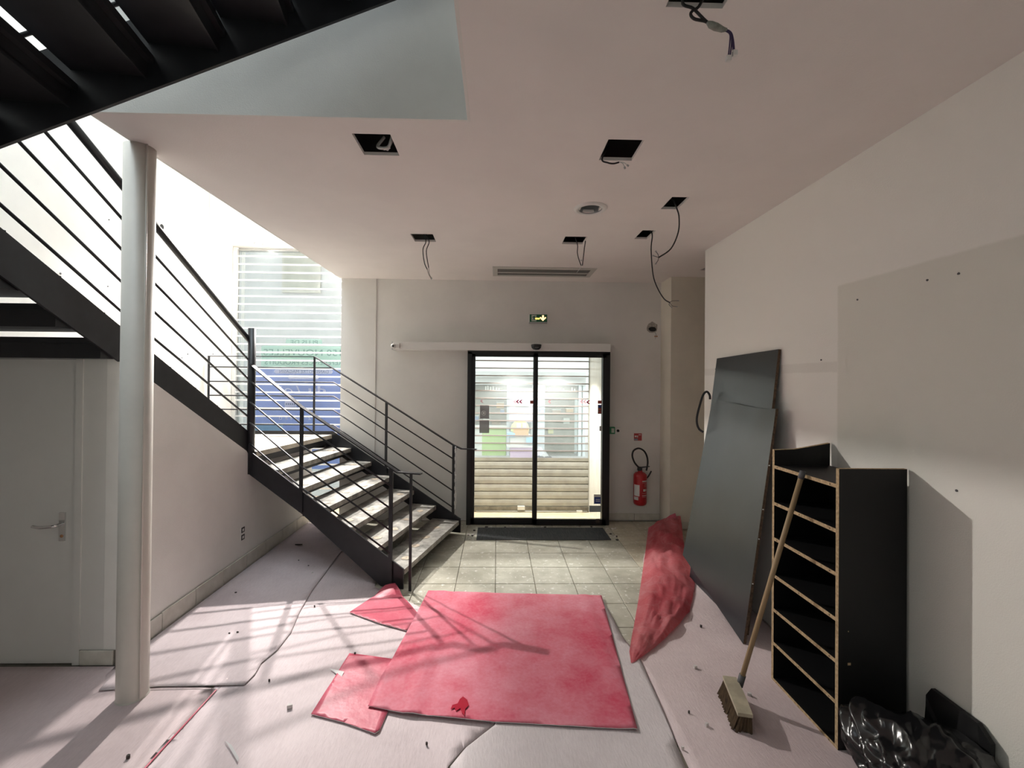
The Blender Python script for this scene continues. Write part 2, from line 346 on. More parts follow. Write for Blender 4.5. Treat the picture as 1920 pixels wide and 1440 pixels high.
# ================================================================== SETTING
ZC = 2.95; ZU = 3.78; XL = -3.52; XR = 1.94; YB = 5.43; YS = 6.15; YREAR = -2.6; ZTOP = 6.4
XE = -1.93; XO = -0.15; YO = 2.092; YN = -2.2     # stairwell opening: left strip edge, right edge, far edge, near edge (unseen, moved back to let in light)
def structure(o): return tag(o, kind='structure')

# ---- floor with its tiles
floor = structure(box('floor', XL-.2, 3.2, YREAR, YB+.02, -.15, -.006, M['grout']))
tw = .3325
tile_me = {}
def tile_mesh(sx, sy, m, key):
    if key in tile_me: return tile_me[key]
    bm = bmesh.new(); vs_ = [bm.verts.new(v) for v in bxv(0, sx, 0, sy, -.007, 0)]
    for f in BF: bm.faces.new([vs_[i] for i in f])
    top = [e for e in bm.edges if all(v.co.z > -.001 for v in e.verts)]
    bmesh.ops.bevel(bm, geom=top, offset=.0025, segments=1, affect='EDGES')
    me = bpy.data.meshes.new('floor_tile'); bmesh.ops.recalc_face_normals(bm, faces=bm.faces); bm.to_mesh(me); bm.free(); me.materials.append(m); tile_me[key] = me; return me
gap = .005
for ix in range(-5, 8):
    for iy in range(0, 13):
        x0 = ix*.3333+.002; y1 = YB-.01-(iy-1)*tw if False else 4.392+3*tw-iy*tw
        y0 = y1-tw; yt = min(y1, YB-.005)
        if y0 > YB-.05 or x0 > 2.4 or y1 < 1.2: continue
        sx = round(.3333-gap, 4); sy = round(yt-y0-gap, 4)
        if x0 < 2.03 < x0+sx and yt > 5.1: pass
        # the strip along the door mat is broken out and bare
        if y0 > 4.72+.02 and -.34 < x0+.1 < 1.3 and y0 < 5.06: pass
        dusty = (x0 > 1.1 and y0 > 4.0)
        me = tile_mesh(sx, sy, M['tiledust'] if dusty else M['tile'], (sx, sy, dusty))
        o = bpy.data.objects.new('floor_tile', me); COL.objects.link(o); o.location = (x0+gap/2, y0+gap/2, random.uniform(-.0006, .0004)); o.parent = floor

# ---- ceiling with the cut-outs
holes = {}
def hole(key, ps):
    q = [onz(640+x*.35417, 220+y*.35417, ZC) for x, y in ps]
    holes[key] = (min(p.x for p in q)+.004, max(p.x for p in q)-.004, min(p.y for p in q)+.004, max(p.y for p in q)-.004)
hole('a', [(65,85),(262,88),(300,205),(118,200)]); hole('b', [(1410,117),(1600,118),(1540,232),(1362,225)])
hole('c', [(368,616),(487,620),(502,660),(387,657)]); hole('d', [(1185,630),(1303,632),(1280,673),(1165,670)])
hole('e', [(1750,420),(1830,422),(1780,488),(1690,487)]); hole('f', [(1590,600),(1660,598),(1620,645),(1550,645)])
holes['z'] = (.545, .735, 1.228, 1.436); holes['y'] = (2.225, 2.41, 4.60, 4.80)
RCX, RCY = .655, 3.128
holes['r'] = (RCX-.068, RCX+.068, RCY-.068, RCY+.068)
GX0, GX1, GY0, GY1 = -.06, 1.08, 4.76, 5.17
holes['g'] = (GX0+.05, GX1-.05, GY0+.07, GY1-.05)
well = [(XL-.1, XE, YN, YB), (XL-.1, XO, YN, YO)]
xs = sorted({XL-.1, 3.1, XE, XO}|{v for h in holes.values() for v in h[:2]}); ys = sorted({YREAR, YB, YN, YO}|{v for h in holes.values() for v in h[2:]})
def solid(cx, cy):
    for h in list(holes.values())+well:
        if h[0] < cx < h[1] and h[2] < cy < h[3]: return False
    return True
bm = bmesh.new(); grid = {}
def gv(i, j):
    if (i, j) not in grid: grid[(i, j)] = bm.verts.new((xs[i], ys[j], ZC))
    return grid[(i, j)]
for i in range(len(xs)-1):
    for j in range(len(ys)-1):
        if solid((xs[i]+xs[i+1])/2, (ys[j]+ys[j+1])/2): bm.faces.new([gv(i, j), gv(i, j+1), gv(i+1, j+1), gv(i+1, j)])
r = bmesh.ops.extrude_face_region(bm, geom=bm.faces[:]); bmesh.ops.translate(bm, verts=[v for v in r['geom'] if isinstance(v, bmesh.types.BMVert)], vec=(0, 0, .018))
ceiling = structure(bmobj('ceiling', bm, M['ceil']))
# slab above, with dark void between
boxes('slab', [(XE+.012, 3.1, YO+.012, YB, 3.35, ZU), (XO+.012, 3.1, YREAR, YO+.012, 3.35, ZU), (XL-.1, XO, YREAR, YN-.012, 3.35, ZU)], M['concrete'], ceiling)
boxes('well_cheek', [(XE-.002, XO+.012, YO-.002, YO+.012, ZC-.001, ZU), (XE-.002, XE+.012, YO+.012, YB, ZC-.001, ZU), (XO-.002, XO+.012, YN, YO-.002, ZC-.001, ZU), (XL-.1, XO+.012, YN-.012, YN+.002, ZC-.001, ZU)], M['wall'], ceiling)
structure(boxes('floor_upper', [(XE, 3.1, YO, YB, ZU, ZU+.02), (XO, 3.1, YREAR, YO, ZU, ZU+.02), (XL-.1, XO, YREAR, YN, ZU, ZU+.02)], M['slab']))
structure(boxes('ceiling_upper', [(-1.5, 3.2, YREAR, YB+.1, ZTOP, ZTOP+.1), (XL-.2, -3.3, YREAR, YB+.1, ZTOP, ZTOP+.1), (-3.3, -1.5, YREAR, 0.0, ZTOP, ZTOP+.1), (-3.3, -1.5, 4.0, YB+.1, ZTOP, ZTOP+.1)], M['wall']))

# ---- walls
wl_ = structure(box('wall_left', XL-.2, XL, YREAR, YS+.05, -.15, ZTOP, M['wall']))
wr = structure(box('wall_right', XR, XR+1.25, YREAR, 4.08, -.1, ZC+.02, M['rightwall']))
structure(box('wall_right_recess', 3.1, 3.3, 4.0, YB+.2, -.1, ZC+.02, M['cream']))
structure(box('wall_right_upper', 3.1, 3.3, YREAR, YB+.2, ZC, ZTOP, M['wall']))
structure(box('wall_rear', XL-.2, 3.3, YREAR-.2, YREAR, -.1, ZTOP, M['wall']))
DX0, DX1, DZ = -.325, 1.302, 2.075
wb = structure(boxes('wall_back', [(XE+.02, DX0, YB, YS-.03, -.3, ZC+.5), (DX1, 3.2, YB, YS-.03, -.3, ZC+.5), (DX0, DX1, YB, YS-.03, DZ, ZC+.5)], M['wallgrey']))
structure(boxes('wall_back_upper', [(XL-.2, 3.3, YB, YB+.25, 3.46, ZTOP)], M['wall']))
structure(box('wall_pillar', 2.03, 3.15, 5.11, YB+.01, -.05, ZC+.01, M['cream']))
structure(box('trim_1', XE+.02, -1.487, YB-.012, YB+.01, 0, ZC+.002, M['wallgrey']))
tag(box('soffit', XL, XE+.05, YB-.005, YS+.02, 3.465, 3.6, M['wall']), kind='structure')
# reveal linings of the entrance
structure(box('trim_2', DX1-.012, DX1+.002, YB-.005, YS-.06, -.14, DZ, M['marble']))
structure(box('trim_3', DX0-.002, DX0+.012, YB-.005, YS-.06, -.14, DZ, M['cream']))
structure(box('trim_4', DX0, DX1, YB+.02, YS-.06, DZ-.01, DZ+.01, M['white']))
thr = structure(prism('threshold', [(DX0, YB-.12, -.006), (DX0, YB-.12, .004), (DX0, YB, .004), (DX0, YS+.1, -.128), (DX0, YS+.1, -.2), (DX0, YB, -.2)], (DX1-DX0, 0, 0), M['threshold']))

# under-stair partition and closet front
XP = -2.25; YCL = 2.685
def s2top(y): return 1.249+(4.034-y)*.572
def s2bot(y): return s2top(y)-.215
structure(prism('wall_under_stairs', [(XP, YCL, -.01), (XP, YB, -.01), (XP, YB, .93), (XP, 4.14, .93), (XP, 4.02, s2bot(4.02)+.02), (XP, YCL, s2bot(YCL)+.02)], (-.08, 0, 0), M['wall']))
DCX0, DCX1, DCZ = -3.26, -2.512, 1.815
structure(boxes('wall_closet', [(DCX1+.045, XP-.0805, YCL, YCL+.08, -.01, 1.845), (XL, DCX0-.045, YCL, YCL+.08, -.01, 1.845), (DCX0-.045, DCX1+.045, YCL, YCL+.08, DCZ+.025, 1.845)], M['door']))
d2 = structure(box('door_2', DCX0, DCX1, YCL+.004, YCL+.04, .006, DCZ, M['door'], bev=.002))
boxes('door_frame', [(DCX1+.004, DCX1+.045, YCL-.006, YCL+.05, 0, DCZ+.03), (DCX0-.045, DCX0-.004, YCL-.006, YCL+.05, 0, DCZ+.03), (DCX0-.045, DCX1+.045, YCL-.006, YCL+.05, DCZ+.004, DCZ+.03)], M['door'], d2)
box('header_strip', DCX0-.045, DCX1+.03, YCL-.004, YCL+.004, DCZ+.031, 1.843, M['chip'], d2)
hp = box('handle_plate', -2.598, -2.562, YCL-.004, YCL+.006, .735, .905, M['chrome'], d2, bev=.0015); tag(hp, 'chrome handle plate')
tube('lever_handle', spline([(-2.578, YCL, .838), (-2.578, YCL-.045, .838), (-2.60, YCL-.055, .836), (-2.66, YCL-.055, .832), (-2.70, YCL-.052, .837)], 6), .009, M['chrome'], hp)
lathe('keyhole', [(.0, YCL-.006), (.009, YCL-.006), (.009, YCL+.0)], -2.58, 0, M['copper'], hp, k=12, axis='y', zc=.765)

# ---- skirting tiles
bl = structure(box('baseboard_left', XP, XP+.008, YCL+.02, YB-.01, 0, .128, M['grout']))
def plinth(parent, horiz, fixed, a, b, ln, thick, h0, h1):
    p = a; k = 0
    while p < b-.03:
        e = min(p+ln, b); dz = random.uniform(-.006, .004)
        if horiz: box('plinth_tile', p+.003, e-.003, fixed-thick, fixed, h0, h1+dz, M['skirt'], parent, bev=.002)
        else: box('plinth_tile', fixed, fixed+thick, p+.003, e-.003, h0, h1+dz, M['skirt'], parent, bev=.002)
        p = e
plinth(bl, False, XP+.006, 2.96-.333+.06, YB-.02, .3325, .01, .002, .132)
bb = structure(box('baseboard_back', 1.36, 2.03, YB-.006, YB+.004, 0, .085, M['grout']))
plinth(bb, True, YB-.004, 1.38, 2.03, .3325, .01, .006, .092)
bc = structure(box('baseboard_closet', DCX1+.046, XP-.002, YCL-.006, YCL+.002, 0, .088, M['grout']))
plinth(bc, True, YCL-.004, DCX1+.05, XP-.012, .3325, .01, .004, .094)
bp_ = structure(box('baseboard_pillar', 2.04, 3.1, 5.102, 5.112, 0, .085, M['grout']))
plinth(bp_, True, 5.106, 2.045, 2.75, .3325, .01, .006, .09)

# ---- round column
CXc = -1.935
colm = thing('column', (-1.935, 2.41, 0), 'round off-white pillar beside the stairs', 'column')
lathe('shaft', [(.0705, 0), (.0705, ZC), (.0, ZC)], CXc, 2.41, M['column'], colm, k=48)
lathe('base_ring', [(.0735, 0), (.0735, .012), (.0705, .014)], CXc, 2.41, M['skirt'], colm, k=48)
tube('riser_pipe', [(CXc+.068, 2.372, .02), (CXc+.068, 2.372, ZC)], .004, M['column'], colm, 8)

# ================================================================== STAIRCASE
ST = thing('staircase', (-1.4, 4.2, 0), 'black steel open-riser staircase turning up beside the left wall', 'staircase')
A = Vector((-.76, 3.648, 0)); D = Vector((math.cos(math.radians(163.86)), math.sin(math.radians(163.86)), 0)); Nn = Vector((D.y, -D.x, 0))
def fl(t, s, z): return A+D*t+Nn*s+Vector((0, 0, z))
WD = 1.32
# stringers of the lower flight
prism('stringer', [fl(t, -.006, z) for t, z in [(-.012, .167), (-.012, 0), (.19, 0), (.97, .53), (1.56, .852), (1.56, 1.065)]], -Nn*.012, M['steel'], ST)
prism('stringer', [fl(t, WD, z) for t, z in [(0, .176), (0, .02), (.18, .02), (.95, .46), (1.66, .86), (1.66, 1.09)]], Nn*.012, M['steel'], ST)
P_far = fl(1.66, WD, 0)
prism('landing_fascia', [(P_far.x, 5.392, .88), (P_far.x, 5.392, 1.085), (XL+.01, 5.392, 1.085), (XL+.01, 5.392, .88)], (0, .012, 0), M['steel'], ST)
# treads of the lower flight: stone slab on a folded black tray
def nt_(i): return .25*i
def ft_(i): return .02+.2755*i
for i in range(6):
    z = .155+.148*i; a0, b0 = nt_(i)-.012, ft_(i)-.005; a1, b1 = a0+.292, b0+.315
    sl = prism('tread', [fl(a0, .008, z-.045), fl(b0, WD-.006, z-.045), fl(b1, WD-.006, z-.045), fl(a1, .008, z-.045)], (0, 0, .045), M['tread'], ST)
    prism('tread_tray', [fl(a0+.07, .008, z-.095), fl(b0+.07, WD-.006, z-.095), fl(b1-.03, WD-.006, z-.095), fl(a1-.045, .008, z-.095)], (0, 0, .052), M['steel'], sl)
    # dried glue blobs left from a former covering
    for k in range(4):
        s = .16+.30*k+random.uniform(-.05, .05); tt = a0+(b0-a0)*s/WD+.06+random.uniform(0, .09)
        ng = 9; c = fl(tt, s, z+.0008)
        pts = [c+Vector((math.cos(q*2*math.pi/ng), math.sin(q*2*math.pi/ng), 0))*random.uniform(.025, .05) for q in range(ng)]
        prism('glue_patch', pts, (0, 0, .0022), M['glue'], sl)
lz = 1.045
lp = [fl(1.49, .01, lz-.045), fl(1.655, WD-.012, lz-.045), Vector((XL+.005, 5.39, lz-.045)), Vector((XL+.005, 4.12, lz-.045)), Vector((-2.24, 4.12, lz-.045))]
ld = prism('landing', lp, (0, 0, .045), M['landing'], ST)
prism('landing_tray', [fl(1.56, .01, lz-.12), fl(1.72, WD-.012, lz-.12), Vector((XL+.005, 5.39, lz-.12)), Vector((XL+.005, 4.14, lz-.12)), Vector((-2.24, 4.14, lz-.12))], (0, 0, .074), M['steel'], ld)
# newel
nw = Vector((-2.243, 4.075, 0))
tube('newel_post', [nw+Vector((0, 0, .845)), nw+Vector((0, 0, 2.172))], .033, M['steel'], ST, 20)
# near railing of the lower flight
rl = -.028
def hr(t): return 0.986+(t-.097)*.547 if t < .978 else 1.468+(t-.978)*.70
hn = bar('handrail', [fl(-.17, rl, .955), fl(.04, rl, .957), fl(.978, rl, 1.468), fl(1.53, rl, 1.845)], .042, .010, M['steel'], ST)
for off in (.15, .335, .515, .70):
    tube('rail_bar', [fl(.10, rl, hr(.10)-off), fl(.978, rl, 1.468-off), fl(1.53, rl, 1.845-off*1.03)], .0075, M['steel'], hn, 8)
def post(t, s, z0, z1, wdt, par, dirv=None):
    p0 = fl(t, s, z0); p1 = fl(t, s, z1); d_ = (dirv or D)*wdt/2
    q = Nn*.005
    return prism('baluster', [p0-d_-q, p0+d_-q, p0+d_+q, p0-d_+q], (0, 0, z1-z0), M['steel'], par)
post(.10, rl, .045, hr(.10), .034, hn); post(.975, rl, .55, hr(.975), .034, hn); post(-.08, rl, .0, .955, .022, hn)
# far railing with the landing part
rs = WD-.012
B1 = Vector((-2.218, 5.40, 1.985)); B0 = Vector((XL+.03, 5.40, 1.98))
hf = bar('handrail', [fl(-.185, rs, .957), fl(-.01, rs, .955), fl(.084, rs, .991), fl(.925, rs, 1.452), B1, B0], .036, .010, M['steel'], ST)
for (z0, off) in ((1.676, .155), (1.507, .325), (1.339, .51), (1.158, .695)):
    tube('rail_bar', [fl(.084, rs, .991-off), Vector((-1.985, 5.398, z0)), Vector((XL+.03, 5.398, z0))], .0075, M['steel'], hf, 8)
tube('rail_bar', [Vector((-1.992, 5.398, 1.851)), Vector((XL+.03, 5.398, 1.851))], .0075, M['steel'], hf, 8)
post(.084, rs, .21, .985, .030, hf); post(.925, rs, .62, 1.447, .030, hf)
for xx, z1 in ((B1.x, 1.98), (XL+.037, 1.975)): box('baluster', xx-.012, xx+.012, 5.394, 5.404, 1.0, z1, M['steel'], hf)
# second flight along the left wall
XS = -2.272
def sp(y, z): return Vector((XS, y, z))
prism('stringer', [sp(4.10, s2top(4.10)), sp(4.10, s2bot(4.10)-.0), sp(1.35, s2bot(1.35)), sp(1.35, s2top(1.35))], (.014, 0, 0), M['steel'], ST)
prism('stringer', [Vector((XL+.004, y, z)) for y, z in [(4.10, s2top(4.10)), (4.10, s2bot(4.10)), (1.35, s2bot(1.35)), (1.35, s2top(1.35))]], (.014, 0, 0), M['steel'], ST)
for j in range(10):
    y = 4.165-.2605*j; z = 1.193+.149*j
    sl = box('tread', XL+.02, XS-.002, y-.292, y, z-.03, z, M['steel'], ST)
    box('tread_tray', XL+.02, XS-.002, y-.288, y-.02, z-.118, z-.03, M['steel'], sl)
h2z = lambda y: 2.076+(4.058-y)*.586
tube('handrail', [(XS, 4.075, h2z(4.075)), (XS, 1.35, h2z(1.35))], .0225, M['steel'], ST, 14)
hr2 = bpy.data.objects['handrail.002'] if 'handrail.002' in bpy.data.objects else None
for o0, o1 in ((.20, .185), (.385, .36), (.578, .535), (.756, .70)):
    tube('rail_bar', [(XS, 4.075, h2z(4.075)-o1), (XS, 2.72, h2z(2.72)-o0), (XS, 1.35, h2z(1.35)-o0*1.0)], .0085, M['steel'], hr2, 8)
# upper landing and third flight
L2 = 2.60
box('landing', XL+.01, -2.15, -.35, 1.52, L2-.12, L2, M['steel'], ST)  # out of view; lengthened towards the rear to shade the closet front
E3 = Vector((.982, .188, 0)).normalized(); Q3 = Vector((E3.y, -E3.x, 0)); P3 = Vector((-1.92, 1.70, 2.554)); SL3 = .582; W3 = 1.0
def f3(s, q, dz): return P3+E3*s+Q3*q+Vector((0, 0, SL3*s+dz))
for q0 in (0, W3):
    prism('stringer', [f3(-.42, q0, 0), f3(-.42, q0, .31), f3(1.92, q0, .31), f3(1.92, q0, 0)], Q3*.014, M['steel'], ST)
PH3 = .02
for j in range(-1, 7):
    s = -.28+PH3+.258*j
    if s > 1.75: break
    zt = P3.z+SL3*s+.295
    def g3(s_, q_, z_): v = P3+E3*s_+Q3*q_; return Vector((v.x, v.y, z_))
    sl = prism('tread', [g3(s, .014, zt-.03), g3(s, W3, zt-.03), g3(s+.285, W3, zt-.03), g3(s+.285, .014, zt-.03)], (0, 0, .03), M['steel'], ST)
    prism('tread_tray', [g3(s+.004, .014, zt-.098), g3(s+.004, W3, zt-.098), g3(s+.262, W3, zt-.085), g3(s+.262, .014, zt-.085)], (0, 0, .066), M['steel'], sl)
    prism('tread_lip', [g3(s+.254, .014, zt-.095), g3(s+.254, W3, zt-.095), g3(s+.262, W3, zt-.095), g3(s+.262, .014, zt-.095)], (0, 0, .02), M['steel'], sl)
h3 = tube('handrail', [f3(-.42, .007, 1.05), f3(1.92, .007, 1.05)], .0225, M['steel'], ST, 12)
for off in (.40, .58, .76, .92): tube('rail_bar', [f3(-.42, .007, off), f3(1.92, .007, off)], .0085, M['steel'], h3, 8)
for s in (-.3, .75, 1.8): tube('baluster', [f3(s, .007, .2), f3(s, .007, 1.05)], .014, M['steel'], h3, 8)

# chain hung on the far railing's end post
chp = fl(.050, rs-.022, .93)
ch = thing('chain', fl(.055, rs-.012, .26), 'steel chain hanging down the end post of the far stair railing', 'chain')
bm = bmesh.new()
def link_geo():
    pts = []
    for q in range(12):
        a = q*math.pi*2/12; pts.append((.011*math.cos(a), 0, .011*math.sin(a)+(.013 if math.sin(a) > 0 else -.013)))
    return sweep_geo(pts, circ(.0032, 6), up=Vector((0, 1, 0)), closed=True)
lv, lf = link_geo(); lme = bpy.data.meshes.new('chain_link'); lme.from_pydata([tuple(v) for v in lv], [], lf); lme.materials.append(M['alu'])
for p in lme.polygons: p.use_smooth = True
bm.free()
for k in range(16):
    o = bpy.data.objects.new('chain_link', lme); COL.objects.link(o); attach(o, ch)
    o.location = chp+Vector((0, 0, -.041*k)); o.rotation_euler = (0, 0, math.pi/2*(k % 2)+.4)
lathe('snap_hook', [(.004, .935), (.012, .945), (.012, .975), (.006, .985), (0, .985)], chp.x, chp.y, M['chrome'], ch, k=12)

# ================================================================== ENTRANCE DOOR (sliding, black frame)
YD = 5.24
d1 = structure(boxes('door_1', [(-.352, -.30, YD, YD+.19, 0, 2.055), (1.295, 1.352, YD, YD+.19, 0, 2.055), (-.352, 1.352, YD, YD+.19, 2.03, 2.07), (-.352, 1.352, YD+.01, YD+.07, -.004, .012)], M['frame']))
def leaf(x0, x1, y, nm, lab):
    s = .045
    lf_ = boxes('door_leaf', [(x0, x0+s, y, y+.035, .012, 2.045), (x1-s, x1, y, y+.035, .012, 2.045), (x0, x1, y, y+.035, .012, .075), (x0, x1, y, y+.035, 2.0, 2.045)], M['frame'], d1)
    tag(lf_, lab); box('glass_pane', x0+s-.004, x1-s+.004, y+.014, y+.020, .07, 2.004, M['glass'], lf_); return lf_
lfA = leaf(-.305, .478, YD+.02, 'a', 'left glazed sliding leaf'); lfB = leaf(.440, 1.305, YD-.02, 'b', 'right glazed sliding leaf')
# chevrons and stickers on the glass
def chevron(x, z, y, h, wd, m, par):
    prism('chevron', [(x, y, z), (x+wd*1.0, y, z+h/2), (x+wd*1.75, y, z+h/2), (x+wd*.8, y, z), (x+wd*1.75, y, z-h/2), (x+wd*1.0, y, z-h/2)], (0, .0006, 0), m, par)
yA, yB = YD+.031, YD-.009
def px(x, y, Y): p = ony(x, y, Y); return p.x, p.z
for (u, v, strong) in ((965, 753, 0), (970, 753, 1), (976, 753, 1)):
    x, z = px(u-3, v, yA); chevron(x, z, yA, .042, .026, M['chev'] if strong else M['chevpale'], lfA)
x, z = px(900, 752, yA); chevron(x, z, yA, .04, .024, M['chevpale'], lfA)
for (u, v, strong) in ((1091, 753, 0), (1097, 753, 0), (1103, 754, 1)):
    x, z = px(u-4, v, yB); chevron(x, z, yB, .044, .028, M['chev'] if strong else M['chevpale'], lfB)
x, z = px(1027, 753, yB); chevron(x, z, yB, .04, .024, M['chevpale'], lfB)
def sticker(name, u0, v0, u1, v1, y, m, par):
    x0, z1 = px(u0, v0, y); x1, z0 = px(u1, v1, y)
    return box(name, x0, x1, y, y+.0008, z0, z1, m, par)
st1 = sticker('notice', 900, 760, 917, 785, yA-.012, M['frost'], lfA); st2 = sticker('notice', 899, 788, 917, 812, yA-.012, M['frost'], lfA)
x, z = px(907, 774.5, yA-.0135); lathe('round_mark', [(.028, yA-.0135), (.028, yA-.0128), (.022, yA-.0128), (.022, yA-.0135), (.028, yA-.0135)], x, 0, M['paper'], st1, k=18, axis='y', zc=z)
x, z = px(907, 774.5, yA-.0135); lathe('round_mark', [(.012, yA-.0135), (0, yA-.0135)], x, 0, M['paper'], st1, k=12, axis='y', zc=z)
M['stkred'] = mat('sticker_red', (.35,.06,.04), .5); M['stkblue'] = mat('sticker_blue', (.03,.06,.28), .5); M['stkdark'] = mat('sticker_dark', (.05,.03,.025), .5); M['stkgrey'] = mat('sticker_grey', (.36,.40,.40), .5)
sticker('warning_sticker', 994, 751, 1000, 757, yA-.012, M['stkred'], lfA)
sticker('warning_sticker', 1121, 751, 1128, 757, yB-.012, M['stkred'], lfB)
s3 = sticker('payment_sticker', 1121, 759, 1128, 776, yB-.012, M['stkdark'], lfB)
for k, mm in enumerate((M['stkblue'], M['stkred'], M['stkred'])):
    sticker('payment_logo', 1122, 760+k*5.5, 1127, 764+k*5.5, yB-.013, mm, s3)
s4 = sticker('opening_hours_sticker', 1113.5, 927, 1126.5, 945, yB-.012, M['paper'], lfB); sticker('blue_field', 1114.5, 932, 1126, 944.5, yB-.013, M['stkblue'], s4)
for k in range(2): sticker('text_line', 1117, 936+k*3, 1125, 937.2+k*3, yB-.014, M['paper'], s4)
sticker('grey_sticker', 1105, 948, 1127, 960, yB-.012, M['stkgrey'], lfB); sticker('black_square_sticker', 1117, 973, 1124, 980.5, yB-.012, M['stkdark'], lfB)
sticker('lock_plate', 1124, 799, 1129, 808, yB-.014, M['grey'], lfB)

# rail cover above the door, sensor, exit sign
rc = thing('door_rail_cover', (.05, 5.3, 2.07), 'long white sliding door rail cover fixed above the glass entrance', 'rail cover')
box('cover', -1.237, 1.352, 5.225, YB+.005, 2.071, 2.165, M['white'], rc, bev=.004)
box('end_cap', -1.245, -1.237, 5.222, YB+.005, 2.069, 2.168, M['grey'], rc)
box('lock_block', -1.225, -1.15, 5.19, 5.226, 2.085, 2.145, M['white'], rc, bev=.004)
lathe('lock_cylinder', [(0, 5.155), (.017, 5.155), (.026, 5.157), (.026, 5.195)], -1.215, 0, M['white'], rc, k=18, axis='y', zc=2.108)
lathe('lock_keyway', [(0, 5.152), (.014, 5.152), (.014, 5.157)], -1.215, 0, M['black'], rc, k=14, axis='y', zc=2.108)
ms = thing('motion_sensor', (.458, 5.2, 2.09), 'small black domed motion sensor above the entrance door', 'sensor')
lathe('dome', [(0, 2.082), (.035, 2.086), (.055, 2.105), (.062, 2.135), (.058, 2.145), (0, 2.145)],   .458, 5.178, M['black'], ms, k=24)
box('lens', .435, .482, 5.121, 5.128, 2.098, 2.112, M['dgrey'], ms)
ex = thing('exit_sign', (.49, YB, 2.424), 'green emergency exit sign with running figure and arrow', 'exit sign')
box('housing', .385, .607, YB-.05, YB, 2.428, 2.532, M['white'], ex, bev=.003)
fp = box('sign_face', .392, .606, YB-.054, YB-.05, 2.437, 2.53, M['exitgreen'], ex)
box('lower_rim', .385, .607, YB-.056, YB-.005, 2.424, 2.437, M['grey'], ex)
yf = YB-.0555
box('door_pictogram', .414, .474, yf, yf+.002, 2.446, 2.522, M['pictowhite'], fp)
ym = yf-.0012
prism('running_figure', [(.428,ym,2.46),(.436,ym,2.474),(.440,ym,2.488),(.432,ym,2.494),(.424,ym,2.488),(.421,ym,2.492),(.431,ym,2.503),(.446,ym,2.508),(.455,ym,2.514),(.462,ym,2.509),(.454,ym,2.502),(.459,ym,2.494),(.466,ym,2.497),(.467,ym,2.491),(.457,ym,2.486),(.452,ym,2.491),(.449,ym,2.481),(.458,ym,2.472),(.455,ym,2.458),(.448,ym,2.459),(.449,ym,2.469),(.441,ym,2.473),(.434,ym,2.457)], (0, .001, 0), M['exitgreen'], fp)
box('lamp_bar', .462, .512, yf-.0005, yf+.002, 2.470, 2.486, M['exitlit'], fp)
prism('arrow', [(.544,yf,2.520),(.544,yf,2.486),(.522,yf,2.500),(.514,yf,2.488),(.554,yf,2.450),(.594,yf,2.488),(.586,yf,2.500),(.566,yf,2.486),(.566,yf,2.520)], (0, .002, 0), M['exitwarm'], fp)

# call point, switch, little red label, extinguisher
cp = thing('emergency_release', (1.42, YB, 1.075), 'small green emergency door release box beside the door frame', 'call point')
rx0 = ony(1141, 807, YB).x; rx1 = ony(1151.5, 807, YB).x; rx2 = ony(1163, 807, YB).x
box('housing', rx0, rx1, YB-.045, YB, 1.072, 1.158, M['callgreen'], cp, bev=.004); box('window_plate', rx0+.024, rx1-.012, YB-.047, YB-.044, 1.088, 1.143, M['pictowhite'], cp)
sw = thing('key_switch', (1.5, YB, 1.075), 'small grey key switch with a black knob beside the green release box', 'switch')
box('housing', rx1+.004, rx2, YB-.035, YB, 1.076, 1.152, M['white'], sw, bev=.005); lathe('knob', [(0, YB-.052), (.014, YB-.052), (.017, YB-.034)], (rx1+rx2)/2, 0, M['black'], sw, k=16, axis='y', zc=1.112)
rlb = thing('extinguisher_sign', (1.75, YB, 1.0), 'small square red label on the wall above the fire extinguisher', 'sign')
box('plate', 1.703, 1.800, YB-.003, YB, .988, 1.078, mat('sign_red', (.42,.05,.05), .5), rlb)
boxes('white_symbol', [(1.712, 1.735, YB-.0042, YB-.003, 1.03, 1.05), (1.742, 1.752, YB-.0042, YB-.003, 1.026, 1.05), (1.76, 1.79, YB-.0042, YB-.003, 1.056, 1.064)], M['paper'], rlb)
box('blue_corner', 1.706, 1.750, YB-.0042, YB-.003, .992, 1.012, mat('sign_bluegrey', (.22,.30,.36), .5), rlb)
EX, EY = 1.752, 5.335
fe = thing('fire_extinguisher', (EX, EY, .215), 'red fire extinguisher with a looped black hose hung on the back wall', 'fire extinguisher')
lathe('cylinder', [(0, .245), (.03, .228), (.055, .220), (.074, .232), (.080, .258), (.080, .565), (.076, .592), (.055, .612), (.028, .622), (.026, .640), (0, .640)], EX, EY, M['redpaint'], fe, k=32)
lathe('valve', [(.026, .635), (.030, .650), (.028, .672), (.012, .682), (0, .682)], EX-.005, EY, M['black'], fe, k=16)
prism('lever', [(EX-.03, EY-.012, .668), (EX+.02, EY-.012, .682), (EX+.115, EY-.012, .690), (EX+.115, EY-.012, .682), (EX+.03, EY-.012, .670), (EX-.03, EY-.012, .655)], (0, .024, 0), M['dgrey'], fe)
hz = ony
def epx(u, v): p = ony(1170+u/8, 780+v/8, EY-.02); return (p.x, p.y, p.z)
tube('hose', spline([epx(222, 772), epx(160, 700), epx(125, 600), epx(145, 520), epx(220, 485), epx(300, 525), epx(345, 610), epx(355, 710), epx(335, 820)], 6), .0105, M['rubber'], fe, 10)
tube('nozzle', spline([epx(335, 940), epx(372, 895), epx(410, 825)], 5), .009, M['rubber'], fe, 8)
box('wall_bracket', EX-.03, EX+.03, EY+.075, YB, .45, .60, M['dgrey'], fe)
